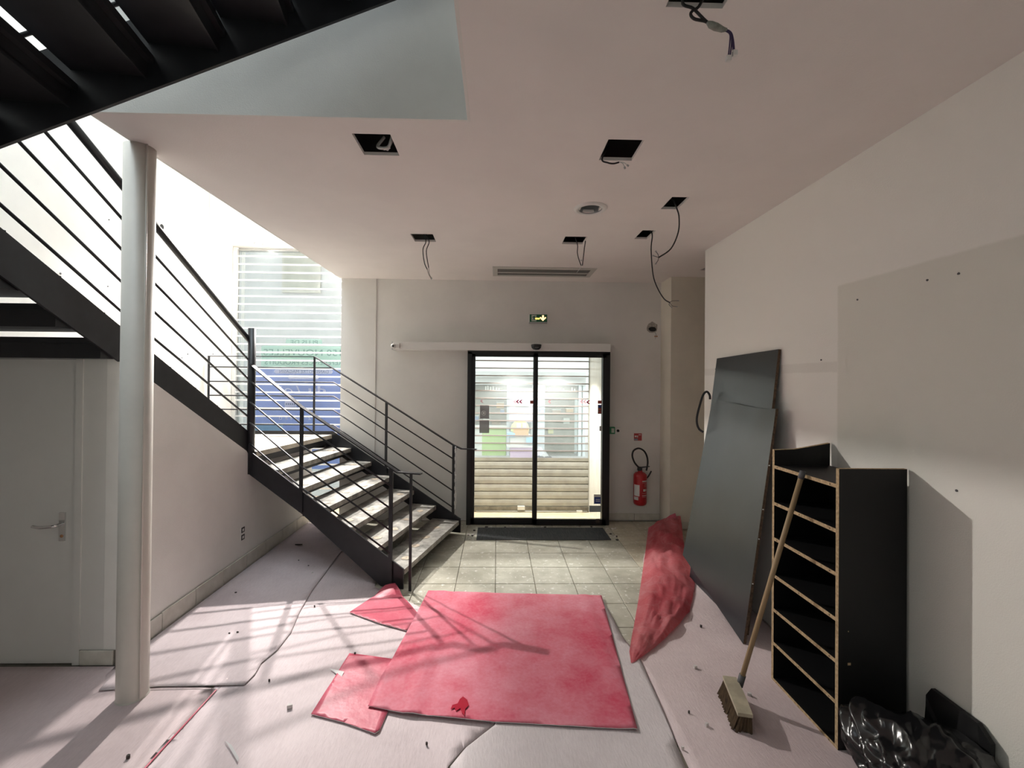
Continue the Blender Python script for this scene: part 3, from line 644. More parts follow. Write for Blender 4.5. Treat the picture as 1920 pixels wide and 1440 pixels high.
def lab(name, a0, a1, z0, z1, rr, m):
    V, Fc = [], []; n = 6
    for i in range(n+1):
        a = math.radians(a0+(a1-a0)*i/n)
        for z in (z0, z1): V.append((EX+rr*math.sin(a), EY-rr*math.cos(a), z))
    for i in range(n): Fc.append((2*i, 2*i+2, 2*i+3, 2*i+1))
    return mobj(name, V, Fc, m, fe, True)
M['stamp'] = mat('label_print', (.55,.32,.30), .6)
lab('white_label', -75, -22, .34, .475, .081, M['paper']); lab('white_label', -75, -32, .292, .330, .081, M['paper'])
for z0, z1, a0, a1 in ((.515, .528, 0, 62), (.50, .504, 0, 62), (.40, .427, 10, 28), (.40, .427, 34, 42), (.345, .352, 0, 48), (.47, .474, 20, 55), (.485, .489, 20, 55), (.455, .459, 20, 55), (.375, .379, 0, 55), (.328, .332, 0, 50)):
    lab('print', a0, a1, z0, z1, .0812, M['paper'] if z1-z0 > .006 else M['stamp'])

# door mat
mt = thing('door_mat', (.5, 4.94, 0), 'dark grey ribbed door mat lying before the glass entrance', 'door mat')
box('mat', -.208, 1.25, 4.745, 5.13, .001, .010, M['matrib'], mt, bev=.003)
boxes('ribs', [(-.20, 1.242, 4.755+.0155*k, 4.762+.0155*k, .009, .0125) for k in range(24)], M['matrib'], mt)
for k in range(34):
    x = random.choice([random.uniform(-.36, -.22), random.uniform(1.27, 1.40), random.uniform(-.3, 1.3)]); y = random.uniform(4.75, 5.15) if not -.2 < x < 1.26 else random.uniform(5.15, 5.21)
    s = random.uniform(.006, .018)
    pts = [Vector((x, y, 0))+Vector((math.cos(q*1.2566), math.sin(q*1.2566), 0))*s*random.uniform(.6, 1.2) for q in range(5)]
    tag(prism('mortar_crumb', pts, (0, 0, s*.6), M['crumb'] if k % 3 else M['dirt']), 'small crumb of broken mortar beside the door mat', 'debris', 'mortar crumbs around the door mat')

# ================================================================== ROLLER SHUTTERS
M['slat'] = mat('galvanised_slat', (.40,.385,.34), .5, metal=.2, var=.15, scale=5)
M['slatrod'] = mat('shutter_rod', (.26,.22,.21), .5, metal=.1)
M['clearslat'] = translucent('clear_slat', (.82,.84,.84), .86, .5, .12, .15)
M['haze'] = translucent('translucent_slat', (.42,.43,.42), .68, .4, .06, .25)
rs1 = thing('roller_shutter', (.5, YS, -.13), 'metal roller shutter with clear upper slats outside the glass entrance', 'roller shutter')
zt = .632
# solid lower slats
k = 0; z = -.03
while z < zt-.02:
    z1 = min(z+.104, zt)
    pts = [(DX0+.012, YS-.002, z), (DX0+.012, YS-.014, z+.006), (DX0+.012, YS-.017, z+.05), (DX0+.012, YS-.012, z1-.014), (DX0+.012, YS-.003, z1-.004), (DX0+.012, YS+.006, z1), (DX0+.012, YS+.006, z)]
    prism('slat', pts, (DX1-DX0-.024, 0, 0), M['slat'], rs1); z += .104
box('bottom_bar', DX0+.012, DX1-.012, YS-.03, YS+.02, -.128, -.032, mat('dirty_bottom_bar', (.22,.20,.16), .6, metal=.4, var=.4, scale=8), rs1)
box('lock_bracket', .30, .40, YS-.06, YS-.02, -.07, -.02, M['skirt'], rs1); box('lock_bracket', 1.12, 1.20, YS-.06, YS-.02, -.125, -.08, M['skirt'], rs1)
tube('bottom_rod', [(DX0+.05, YS-.04, -.095), (DX1-.03, YS-.04, -.095)], .010, M['slat'], rs1, 8)
k = 0; z = zt
while z < 2.02:
    bar('slat_rod', [(DX0+.012, YS, z+.004), (DX1-.012, YS, z+.004)], .012, .016, M['slatrod'], rs1)
    box('clear_slat', DX0+.016, DX1-.016, YS-.001, YS+.001, z+.012, z+.100, M['clearslat'], rs1)
    z += .1045; k += 1
boxes('guide_rail', [(DX1-.016, DX1-.002, YS-.03, YS+.03, -.13, DZ), (DX0+.002, DX0+.016, YS-.03, YS+.03, -.13, DZ)], M['slat'], rs1)
# window glass and shutter
XW1 = XE+.02-.05
wn = structure(boxes('window_1', [(XL, XL+.05, 5.98, 6.03, 0, 3.465), (XL+.05, XW1, 5.98, 6.03, 3.43, 3.465), (XL+.05, XW1, 5.98, 6.03, 0, .06), (XW1, XW1+.05, 5.98, 6.03, 0, 3.465)], M['alu']))
box('glass_pane', XL+.05, XW1, 6.0, 6.006, .06, 3.43, M['glass'], wn)
structure(box('window_sill_floor', XL, XE+.1, YB, YS+.05, -.15, -.002, M['threshold']))
structure(box('wall_niche_side', XW1+.05, XW1+.12, YS-.025, YS+.1, -.1, 3.5, M['wall']))
rs2 = thing('roller_shutter', (-2.5, 5.94, 0), 'silvery translucent roller shutter before the stickered shop window', 'roller shutter')
z = .15; YW2 = 5.94; M['rodwhite'] = mat('white_shutter_rod', (.88,.88,.86), .4)
while z < 3.44:
    bar('slat_rod', [(XL+.03, YW2, z), (XW1, YW2, z)], .012, .020, M['rodwhite'], rs2)
    hgt = .0865
    pts = []
    prof = [(0, .011), (-.008, .026), (0, .040), (-.008, .054), (0, .068), (-.007, .082), (0, .0955)]
    V, Fc = [], []
    for (yy, zz) in prof: V += [(XL+.034, YW2+yy, z+zz), (XW1, YW2+yy, z+zz)]
    for q in range(len(prof)-1): Fc.append((2*q, 2*q+1, 2*q+3, 2*q+2))
    mobj('slat', V, Fc, M['haze'], rs2, smooth=True)
    z += .1065
box('guide_rail', XL+.005, XL+.045, 5.91, 5.972, 0, 3.46, M['white'], rs2)
# stickers on the window, read from the street (mirrored from inside)
M['fblue'] = translucent('blue_window_film', (.22,.34,.92), .40, .75, tcol=(.40,.55,1.0))
M['fgreen'] = translucent('mint_window_film', (.58,.95,.82), .40, .75, tcol=(.65,.95,.85))
M['fwhite'] = translucent('white_window_film', (.88,.90,.95), .15, .6)
M['ftext'] = translucent('green_letter_film', (.06,.22,.20), .08, .4, tcol=(.4,.7,.65))
M['ftextg'] = translucent('grey_letter_film', (.15,.22,.30), .08, .4)
YG = 5.998
def wp(u, v): p = ony(u, v, YG); return p.x, p.z
def film(name, u0, v0, u1, v1, m, dy, par=None, rnd=0):
    x0, z1 = wp(u0, v0); x1, z0 = wp(u1, v1); y = YG-dy
    if not rnd: return mobj(name, [(x0,y,z0),(x1,y,z0),(x1,y,z1),(x0,y,z1)], [(0,1,2,3)], m, par or wn)
    pts = []
    rr = min(rnd, (z1-z0)/2, (x1-x0)/2)
    for cx, cz, a0 in ((x1-rr, z1-rr, 0), (x0+rr, z1-rr, 90), (x0+rr, z0+rr, 180), (x1-rr, z0+rr, 270)):
        for q in range(5): a = math.radians(a0+q*22.5); pts.append((cx+rr*math.cos(a), y, cz+rr*math.sin(a)))
    return mobj(name, pts, [tuple(range(len(pts)))], m, par or wn)
fb = film('blue_film', 480, 688, 690, 880, M['fblue'], .001)
fg = film('mint_panel', 490, 648, 690, 690.5, M['fgreen'], .002, rnd=.03); fg2 = film('mint_panel', 536, 635.5, 604, 648, M['fgreen'], .002, rnd=.03)
fw1 = film('white_panel', 514, 692, 624, 701, M['fwhite'], .002, rnd=.03); fw2 = film('white_panel', 540, 703, 598, 711, M['fwhite'], .002, rnd=.03)
film('mint_panel', 478, 795, 530, 812, M['fgreen'], .0022)
def wtext(s, u0, u1, v, hpx, m, par, **k):
    xa, z = wp(u0, v); xb, _ = wp(u1, v)
    h = hpx*YG/F/.72
    return text('lettering', s, ((xa+xb)/2, YG-.003, z), h, m, par, mirror=True, width=(xb-xa), **k)
wtext('PLUS DE', 545, 596, 645.5, 8, M['ftext'], fg2)
wtext('150 NOUVELLES', 496, 641, 666, 12, M['ftext'], fg)
wtext('REFERENCES PRODUITS', 497, 642, 683, 9, M['ftext'], fg)
wtext('DANS VOTRE MAGASIN', 524, 616, 699, 5.5, M['ftextg'], fw1)
film('letter_line', 550, 705.5, 590, 708, M['ftextg'], .003, fw2)
wtext('Loi', 528, 567, 737.5, 15, M['fwhite'], fb, shear=.3)
wtext('du', 578, 611, 737, 13, M['fwhite'], fb, bold=.004)
fr_ = film('notice', 534, 750, 556, 766.5, M['fwhite'], .002, fb)
for q in range(5): film('letter_block', 536+q*3.8, 756, 538.6+q*3.8, 759, M['ftextg'], .003, fr_)
for s_, u in (('0', 526), ('1', 537), ('1', 546), ('1', 564), ('2', 581), ('4', 598)): wtext(s_, u-2 if s_ == '1' else u-3, u+2 if s_ == '1' else u+3, 787, 6, M['fwhite'], fb)

# ---- downlights in the two soffits
M['lamp'] = emis('lit_lamp', (1.0, .95, .85), 40)
def downlight(x, y, z, pw, label, ang=120, blend=.7, lname='lamp_light', aim=None):
    t = thing('downlight', (x, y, z), label, 'lamp')
    lathe('ring', [(.036, z+.004), (.036, z-.004), (.052, z-.005), (.055, z), (.055, z+.003)], x, y, M['alu'], t, k=20)
    lathe('lamp_disc', [(0, z-.0015), (.036, z-.0015)], x, y, M['lamp'], t, k=20)
    d = bpy.data.lights.new(lname, 'SPOT'); d.energy = pw; d.color = (1.0, .95, .90); d.spot_size = math.radians(ang); d.spot_blend = blend; d.shadow_soft_size = .03
    o = bpy.data.objects.new(lname, d); COL.objects.link(o); attach(o, t); o.location = (x, y, z-.02)
    if aim: o.rotation_euler = Vector(aim).to_track_quat('-Z', 'Y').to_euler()
    return t
AIM = (.5, -.75, -1.0)     # both adjustable spots are turned into the room
downlight(-3.11, 5.775, 3.463, SPOT, 'lit downlight in the soffit by the left wall above the shop window', 100, .55, aim=AIM)
downlight(-2.25, 5.775, 3.463, SPOT, 'lit downlight in the window soffit beside the ceiling edge', 100, .55, 'soffit_lamp_behind_ceiling_edge_offscreen', AIM)
downlight(.23, 5.80, DZ-.012, DSPOT, 'lit downlight above the left leaf of the glass entrance', 115)
downlight(.80, 5.80, DZ-.012, DSPOT, 'lit downlight above the right leaf of the glass entrance', 115)

# ================================================================== CEILING FITTINGS
ag = thing('air_grille', ((GX0+GX1)/2, (GY0+GY1)/2, ZC), 'long grey linear air grille let into the ceiling near the entrance', 'air vent')
boxes('frame', [(GX0, GX1, GY0, GY0+.075, ZC-.008, ZC+.004), (GX0, GX1, GY1-.055, GY1, ZC-.008, ZC+.004), (GX0, GX0+.055, GY0+.075, GY1-.055, ZC-.008, ZC+.004), (GX1-.055, GX1, GY0+.075, GY1-.055, ZC-.008, ZC+.004), (GX0+.055, GX1-.055, GY0+.225, GY0+.255, ZC-.008, ZC+.004)], mat('grille_paint', (.55,.54,.50), .5), ag)
box('duct', GX0+.05, GX1-.05, GY0+.07, GY1-.05, ZC+.03, ZC+.034, M['dgrey'], ag)
M['louvre'] = mat('louvre_grey', (.26,.26,.24), .6)
for k in range(9): box('louvre', GX0+.055, GX1-.055, GY0+.082+k*.0165, GY0+.087+k*.0165, ZC-.004, ZC+.02, M['louvre'], ag)
for k in range(6): box('louvre', GX0+.055, GX1-.055, GY0+.262+k*.0165, GY0+.267+k*.0165, ZC-.004, ZC+.02, M['louvre'], ag)
rd = thing('recessed_light', (RCX, RCY, ZC), 'round empty recessed light housing with white ring in the ceiling', 'ceiling light')
lathe('trim_ring', [(.082, ZC+.005), (.082, ZC-.010), (.100, ZC-.012), (.116, ZC-.006), (.117, ZC+.001)], RCX, RCY, M['white'], rd, k=40)
lathe('baffle', [(.082, ZC-.008), (.078, ZC+.02), (.086, ZC+.03), (.078, ZC+.045), (.086, ZC+.06), (.078, ZC+.075), (.07, ZC+.09)], RCX, RCY, M['grey'], rd, k=40)
lathe('back_plate', [(0, ZC+.09), (.08, ZC+.09)], RCX, RCY, M['dgrey'], rd, k=40)

def cable(label, depth_pts, r=.0045, ends=None, m=None, col_end=None, name='hanging_cable'):
    t = thing(name, depth_pts[0][0], label, 'cable')
    for pts in depth_pts: tube('cable', spline(pts, 6), r, m or M['rubber'], t, 8)
    for pts in (ends or []):
        wv = tube('wire', spline(pts, 4), .0022, col_end or M['dgrey'], t, 6)
        e = Vector(pts[-1]); d_ = (Vector(pts[-1])-Vector(pts[-2])).normalized()
        tube('wire_tip', [e, e+d_*.012], .005, M['grey'], wv, 6)
    return t
def zc(u, v, Y): p = ony(640+u*.35417, 220+v*.35417, Y); return (p.x, p.y, p.z)
cable('pair of thin black cables hanging from the ceiling hole by the landing side', [[(-.66, 3.85, ZC+.06), zc(448, 655, 3.85), zc(432, 700, 3.86), zc(440, 770, 3.87), zc(455, 805, 3.87)], [(-.65, 3.86, ZC+.06), zc(465, 655, 3.85), zc(450, 710, 3.86), zc(462, 795, 3.87)]], .004, [[zc(455, 805, 3.87), zc(462, 830, 3.87), zc(474, 852, 3.87)], [zc(462, 795, 3.87), zc(466, 830, 3.87), zc(476, 848, 3.87)]])
cable('black cable with knotted white wires hanging over the air grille', [[(.66, 3.85, ZC+.06), zc(1250, 672, 3.86), zc(1250, 720, 3.87), zc(1262, 765, 3.88), zc(1270, 785, 3.88)], [(.70, 3.85, ZC+.06), zc(1290, 640, 3.85), zc(1286, 700, 3.86), zc(1276, 785, 3.88)]], .004, [[zc(1270, 785, 3.88), zc(1262, 800, 3.88), zc(1254, 812, 3.88)], [zc(1276, 785, 3.88), zc(1268, 795, 3.88), zc(1250, 818, 3.88)], [zc(1270, 785, 3.88), zc(1280, 770, 3.88), zc(1272, 760, 3.88)]], col_end=M['paper'])
cable('black cable curling down from the small ceiling hole near the right wall', [[(1.21, 3.04, ZC+.05), zc(1775, 480, 3.02), zc(1788, 530, 3.03), zc(1783, 610, 3.05), zc(1745, 695, 3.06), zc(1680, 742, 3.06)]], .005, [[zc(1680, 742, 3.06), zc(1668, 738, 3.06), zc(1656, 734, 3.06)], [zc(1680, 742, 3.06), zc(1676, 725, 3.06), zc(1668, 714, 3.06)], [zc(1680, 742, 3.06), zc(1676, 758, 3.06), zc(1668, 770, 3.06)]])
cable('longest black cable hanging from the ceiling with three splayed wire ends', [[(1.235, 3.66, ZC+.05), zc(1645, 615, 3.62), zc(1640, 700, 3.63), zc(1650, 830, 3.66), zc(1672, 900, 3.68), zc(1708, 960, 3.7), zc(1738, 980, 3.7)]], .005, [[zc(1738, 980, 3.7), zc(1752, 972, 3.7), zc(1780, 971, 3.7)], [zc(1738, 980, 3.7), zc(1752, 998, 3.7), zc(1772, 1002, 3.7)], [zc(1738, 980, 3.7), zc(1735, 992, 3.7), zc(1746, 1003, 3.7)]])
cable('short black cable with white connector peeping from the ceiling hole by the round housing', [[(.60, 2.40, ZC+.06), zc(1380, 222, 2.36), zc(1410, 240, 2.36), zc(1440, 245, 2.36), zc(1470, 238, 2.36)]], .0045, [[zc(1470, 238, 2.36), zc(1490, 245, 2.36), zc(1498, 262, 2.36)], [zc(1470, 238, 2.36), zc(1495, 240, 2.36), zc(1512, 252, 2.36)]], col_end=M['paper'])
wcb = cable('bundle of pale cables curled inside the ceiling hole beside the stairwell', [[(-.63, 2.42, ZC+.09), (-.66, 2.40, ZC+.03), (-.63, 2.385, ZC+.012), (-.59, 2.39, ZC+.02)], [(-.58, 2.42, ZC+.09), (-.60, 2.40, ZC+.03), (-.63, 2.40, ZC+.015)], [(-.57, 2.37, ZC+.09), (-.59, 2.38, ZC+.03), (-.61, 2.40, ZC+.01)]], .008, m=M['white'])
def zt_(u, v, Y): p = ony(1200+u/8, v/8, Y); return (p.x, p.y, p.z)
Yz = 1.36
tb = cable('taped cable with purple wires hanging from the ceiling hole overhead', [[(.62, 1.33, ZC+.06), zt_(640, 0, Yz), zt_(800, 130, Yz), zt_(980, 310, Yz), zt_(1060, 370, Yz)], [(.66, 1.36, ZC+.03), zt_(900, 70, Yz), zt_(790, 160, Yz), zt_(760, 220, Yz), zt_(820, 285, Yz), zt_(980, 320, Yz), zt_(1060, 380, Yz)]], .0045, [[zt_(1250, 440, Yz), zt_(1340, 500, Yz), zt_(1350, 600, Yz), zt_(1325, 850, Yz)], [zt_(1250, 440, Yz), zt_(1350, 490, Yz), zt_(1375, 620, Yz), zt_(1350, 850, Yz)], [zt_(1250, 430, Yz), zt_(1360, 480, Yz), zt_(1400, 600, Yz), zt_(1415, 770, Yz)], [zt_(1250, 450, Yz), zt_(1350, 510, Yz), zt_(1385, 650, Yz), zt_(1400, 780, Yz)]], col_end=M['purple'])
M['tape'] = mat('grey_tape', (.30,.31,.27), .5, var=.3, scale=60)
V, Fc = sweep_geo([zt_(1000, 330, Yz), zt_(1060, 370, Yz), zt_(1140, 405, Yz), zt_(1240, 445, Yz), zt_(1300, 450, Yz)], circ(1, 10))
rad = [.004, .010, .011, .008, .005]
Vv = []
ctrs = [Vector(zt_(*p, Yz)) for p in ((1000, 330), (1060, 370), (1140, 405), (1240, 445), (1300, 450))]
for i, v in enumerate(V): c = ctrs[i//10]; Vv.append(c+(v-c)*rad[i//10])
mobj('tape_wrap', Vv, Fc, M['tape'], tb, True)
for (u, v) in ((1325, 880), (1420, 800)): p = Vector(zt_(u, v, Yz)); box('connector', p.x-.007, p.x+.007, p.y-.006, p.y+.006, p.z-.008, p.z+.008, M['white'], tb)

# broken fixing hole high on the back wall with old cable stub
fh = thing('broken_wall_fixing', (1.955, YB, 2.33), 'small dark broken fixing hole high in the back wall corner', 'hole')
pts = [(1.925+.045*math.cos(a*.5236)+random.uniform(-.006, .006), YB-.003, 2.372+.030*math.sin(a*.5236)) for a in range(12)]
prism('hole', pts, (0, .003, 0), M['black'], fh)  # flat black patch painting the shade inside the hole
M['scuff'] = mat('scuffed_plaster', (.42,.39,.35), .95, var=.3, scale=50)
pts = [(1.92+.085*math.cos(a*.5236)*random.uniform(.7, 1.1), YB-.0015, 2.385+.085*math.sin(a*.5236)*random.uniform(.6, 1.1)) for a in range(12)]
prism('scuff', pts, (0, .001, 0), M['scuff'], fh)
tube('wire_stub', [(1.955, YB, 2.34), (1.965, YB-.02, 2.30), (1.955, YB-.015, 2.25)], .003, M['grey'], fh, 6)
box('clip', 1.95, 1.985, YB-.012, YB, 2.275, 2.29, M['copper'], fh)

# small fittings on the walls
sk = thing('wall_socket', (XP, 3.977, .28), 'two open wall socket boxes low on the white wall under the stairs', 'socket')
box('back_box', XP, XP+.003, 3.945, 4.005, .275, .395, M['white'], sk)
boxes('opening', [(XP+.002, XP+.0045, 3.950, 4.0, .345, .39), (XP+.002, XP+.0045, 3.950, 4.0, .280, .325)], M['black'], sk)  # flat black plates stand for the shade in the open boxes
boxes('insert', [(XP+.003, XP+.006, 3.962, 3.988, .355, .378), (XP+.003, XP+.006, 3.962, 3.988, .290, .313)], M['white'], sk)
def onwall(name, pt, rad_, m, label, nrm='x', depth=.004, cat='hole', group=None):  # flat dark disc standing for the shade inside a screw hole
    pts = []
    for q in range(8):
        a = q*math.pi/4; rr = rad_*random.uniform(.8, 1.15)
        pts.append((pt[0], pt[1]+rr*math.cos(a), pt[2]+rr*math.sin(a)))
    return tag(prism(name, pts, (depth, 0, 0), m), label, cat, group)
chp_ = onx(303, 425, XL); chh = thing('cable_hole', chp_, 'round dark cable hole with white rim on the left wall behind the handrail', 'hole')
for nm_, rr_, mm_, dd_ in (('rim', .038, M['white'], .003), ('opening', .027, M['black'], .005)):  # the black disc is flat, coloured as the shade in the hole
    prism(nm_, [(chp_[0], chp_[1]+rr_*math.cos(q*.7854), chp_[2]+rr_*math.sin(q*.7854)) for q in range(8)], (dd_, 0, 0), mm_, chh)
for k, (u, v) in enumerate([(204, 412), (202, 537), (319, 661), (336, 672), (341, 671), (352, 664), (399, 664), (113, 513), (360, 497)]):
    onwall('screw_hole', onx(u, v, XL), .008 if k > 1 else .006, M['dgrey'], 'tiny dark screw hole in the white left wall behind the stairs', group='screw holes in the left wall')
for (u, v) in [(1608, 562), (1739, 525), (1798, 513), (1540, 675), (1342, 692), (1794, 920)]:
    onwall('screw_hole', onx(u, v, XR), .0052, M['dgrey'], 'tiny dark screw hole in the grey painted right wall', depth=-.003, group='screw holes in the right wall')

# ================================================================== FLOOR COVERINGS
def sheet(name, poly, z, m, label, cat, amp=.004, step=.07, seed=0, thick=.003, mback=None, creases=None, edge_mat=None):
    bm = bmesh.new(); vs_ = [bm.verts.new((p[0], p[1], 0)) for p in poly]; bm.faces.new(vs_); bmesh.ops.triangulate(bm, faces=bm.faces[:])
    x0, x1 = min(p[0] for p in poly), max(p[0] for p in poly); y0, y1 = min(p[1] for p in poly), max(p[1] for p in poly)
    x = x0+step
    while x < x1:
        bmesh.ops.bisect_plane(bm, geom=bm.verts[:]+bm.edges[:]+bm.faces[:], plane_co=(x, 0, 0), plane_no=(1, 0, 0)); x += step
    y = y0+step
    while y < y1:
        bmesh.ops.bisect_plane(bm, geom=bm.verts[:]+bm.edges[:]+bm.faces[:], plane_co=(0, y, 0), plane_no=(0, 1, 0)); y += step
    for v in bm.verts:
        n = .5+.5*noise.noise(Vector((v.co.x*2.2+seed, v.co.y*2.2, seed*.7)))+.35*noise.noise(Vector((v.co.x*7+seed, v.co.y*7, 3)))
        h = max(0, n)*amp
        if creases: h += creases(v.co.x, v.co.y)
        v.co.z = z+thick+h
    bmesh.ops.recalc_face_normals(bm, faces=bm.faces)
    up = sum(f.normal.z for f in bm.faces)
    if up < 0: bmesh.ops.reverse_faces(bm, faces=bm.faces[:])
    r = bmesh.ops.extrude_face_region(bm, geom=bm.faces[:]); ev = [v for v in r['geom'] if isinstance(v, bmesh.types.BMVert)]
    ef = [f for f in r['geom'] if isinstance(f, bmesh.types.BMFace)]
    # extruded copy becomes the top; old faces are the underside
    for v in ev: v.co.z += .0001
    topset = set(ef)
    under = [f for f in bm.faces if f not in topset and abs(f.normal.z) > .3]
    mats = [m, mback or m, edge_mat or m]
    for f in bm.faces:
        if f in topset: f.material_index = 0; f.smooth = True
        elif f in set(under): f.material_index = 1
        else: f.material_index = 2
    uv_ = {v for f in under for v in f.verts}
    for v in uv_: v.co.z -= thick
    me = bpy.data.meshes.new(name); bmesh.ops.recalc_face_normals(bm, faces=bm.faces); bm.to_mesh(me); bm.free()
    for q in mats: me.materials.append(q)
    o = bpy.data.objects.new(name, me); COL.objects.link(o); tag(o, label, cat); return o
def Z(u, v): p = onz(u, v); return (p.x, p.y)
seamx = -1.52
sheet('fleece_sheet', [(-1.75, 4.93), (-1.65, 3.58), (-1.55, 2.99), (-1.55, 2.68), (-1.55, 2.52), (seamx+.012, 2.52), (seamx+.008, 1.0), (-.10, 1.0), Z(840, 1440), Z(870, 1405), Z(925, 1362), (.1, 2.4), (-.45, 3.0), (-.52, 3.30), (-.74, 3.48), (-.99, 3.66), (-1.15, 4.3), (-1.25, 4.95)],
      .001, M['fleece'], 'pale fleece floor sheet running from the stairs to the red mat', 'floor sheet', .0035, seed=3, mback=M['rededge'])
sheet('fleece_sheet', [(-.10+.012, 1.0), (-.19, 1.95), (-.128, 2.05), (.005, 2.182), (.03, 2.5), (.1, 3.3), Z(1128, 1124), Z(1150, 1165), Z(1165, 1195), Z(1200, 1240), Z(1240, 1330), Z(1283, 1440), (.83, 1.6), (.80, 1.0)],
      .0095, M['fleecegrey'], 'pale grey fleece sheet lying under the large red mat', 'floor sheet', .004, seed=9, mback=M['rededge'], edge_mat=M['white_edge'])
def fold(x, y):
    h = 0
    for yc, a in ((2.69, .012), (2.47, .005), (2.05, .008)): h += a*math.exp(-((y-yc-.05*math.sin(x*3))/.03)**2)
    return h*min(1, max(0, (1.52-x)/.15))*min(1, max(0, (x-.92)/.1))
sheet('fleece_sheet', [(.86, 1.0), (.87, 2.7), (.90, 2.86), (1.25, 3.6), (1.42, 4.22), (1.8, 5.05), (1.935, 5.09), (1.935, 1.0)],
      .001, M['fleecepink'], 'dusty pink fleece sheet under the leaning boards and shelf unit', 'floor sheet', .005, seed=14, mback=M['rededge'], creases=fold)
sheet('fleece_sheet', [(seamx, 2.46), (-2.2, 2.44), (-2.24, 2.66), (-3.3, 2.66), (-3.3, 1.0), (seamx, 1.0)], .001, M['fleecepink'], 'dusty pink fleece sheet before the closet door', 'floor sheet', .004, seed=20, mback=M['rededge'])
sheet('fleece_sheet', [(-2.225, 5.30), Z(628, 1004), Z(645, 1030), Z(615, 1070), Z(585, 1110), Z(562, 1150), Z(545, 1190), Z(520, 1222), Z(490, 1247), Z(478, 1268), Z(458, 1288), Z(380, 1290), Z(300, 1291), Z(185, 1299), (-2.225, 2.70)],
      .0095, M['fleece'], 'pale fleece sheet beside the white wall under the stairs', 'floor sheet', .004, seed=27, mback=M['rededge'], edge_mat=M['white_edge'])
# red seam line
tag(prism('seam_strip', [(seamx-.002, 1.0, .010), (seamx+.006, 1.0, .010), (seamx+.006, 2.45, .010), (seamx-.001, 2.45, .010)], (0, 0, .002), M['redclean']), 'thin dark red seam between two pale fleece sheets', 'seam')
# small white turned-up corners
def flap(pts, z, label):
    V = [Vector((*Z(u, v), h)) for u, v, h in pts]
    return tag(prism('turned_corner', V, (0, 0, .0015), M['white_edge']), label, 'flap')
flap([(618, 1258, .013), (645, 1266, .02), (640, 1275, .012)], 0, 'white turned-up fleece corner beside the small red mat')
flap([(422, 1394, .012), (434, 1404, .017), (448, 1428, .016), (446, 1434, .011)], 0, 'white turned-up fleece corner on the pale sheet near the seam')
# red mat (large)
def mat_creases(x, y):
    h = 0
    for xc in (-.333, .003, .336): h -= .0025*math.exp(-((x-xc)/.008)**2)
    for yc in (3.30, 2.90, 2.55): h -= .0025*math.exp(-((y-yc-.02*x)/.009)**2)
    h += .006*math.exp(-((x-.68-.1*(y-2.5)*.2)/.03)**2)+.005*math.exp(-((x+.42)/.03)**2)
    return h
sheet('red_mat', [Z(803, 1113), Z(960, 1118), Z(1128, 1122), Z(1160, 1245), Z(1195, 1377), Z(1060, 1370), Z(925, 1362), Z(830, 1352), Z(755, 1345), Z(690, 1332), Z(712, 1280), Z(735, 1243), Z(765, 1187)],
      .0200, M['red'], 'large dusty red plastic mat on the floor before the entrance', 'mat', .004, step=.035, seed=31, edge_mat=M['white_edge'], creases=mat_creases)
rm = bpy.data.objects['red_mat']
M['smear'] = mat('wet_red_smear', (.42,.006,.03), .25); M['dustpatch'] = mat('pale_dust_patch', (.60,.46,.46), .9, col2=(.56,.30,.33), scale=14)
def zm(u, v, h): p = onz(u, v, h); return Vector((p.x, p.y, h))
for pl_ in ([(868, 1306), (876, 1312), (879, 1322), (872, 1330), (871, 1342), (866, 1336), (863, 1328), (855, 1333), (852, 1327), (845, 1330), (848, 1322), (858, 1319), (862, 1311)],):
    prism('smear', [zm(u, v, .0295) for u, v in pl_], (0, 0, .0008), M['smear'], rm)
sheet('red_mat', [Z(655, 1229), Z(690, 1233), Z(745, 1241), Z(768, 1245), Z(712, 1375), Z(703, 1381), Z(645, 1360), Z(583, 1344), Z(622, 1283)],
      .0095, M['redclean'], 'small shiny red mat tucked under the large red mat', 'mat', .003, step=.035, seed=44, edge_mat=M['white_edge'], creases=lambda x, y: .001*math.sin(y*26+x*5)+.001)
tri = sheet('red_offcut', [Z(655, 1152), Z(690, 1128), Z(718, 1112), Z(722, 1110), Z(741, 1108), Z(763, 1130), Z(783, 1153), Z(773, 1170), Z(763, 1187), Z(710, 1172)],
      .010, M['redclean'], 'shiny red triangular offcut at the foot of the stairs', 'offcut', .006, step=.03, seed=51, edge_mat=M['white_edge'], creases=lambda x, y: .05*max(0, 1-((x+.83)**2+(y-3.62)**2)/.03))
# crumpled red film against the pillar and the board
rows = [  # (left on the floor), (right edge), each u,v + assumed Y for the raised side
    ((1216, 992), (1276, 968, 5.04), 0), ((1213, 1010), (1279, 990, 4.85), 0), ((1210, 1035), (1281, 1012, 4.55), 0), ((1207, 1055), (1284, 1030, 4.30), 0), ((1203, 1085), (1294, 1065, 3.98), 0),
    ((1197, 1125), (1304, 1098, 3.70), 0), ((1190, 1165), (1293, 1150, 3.24), 0), ((1184, 1200), (1262, 1185, 2.98), 0), ((1180, 1225), (1228, 1218, 2.80), 0), ((1183, 1247), (1192, 1248, 2.665), 0)]
NC = 26; V = []
rws = []
for (l, rgt, _) in rows:
    pl = onz(*l, .006); pr = ony(rgt[0], rgt[1], rgt[2]); pr.z = max(pr.z, .012); rws.append((pl, pr))
sub = 5; LR = []
for i in range(len(rws)-1):
    for q in range(sub):
        t = q/sub; LR.append((rws[i][0].lerp(rws[i+1][0], t), rws[i][1].lerp(rws[i+1][1], t)))
LR.append(rws[-1])
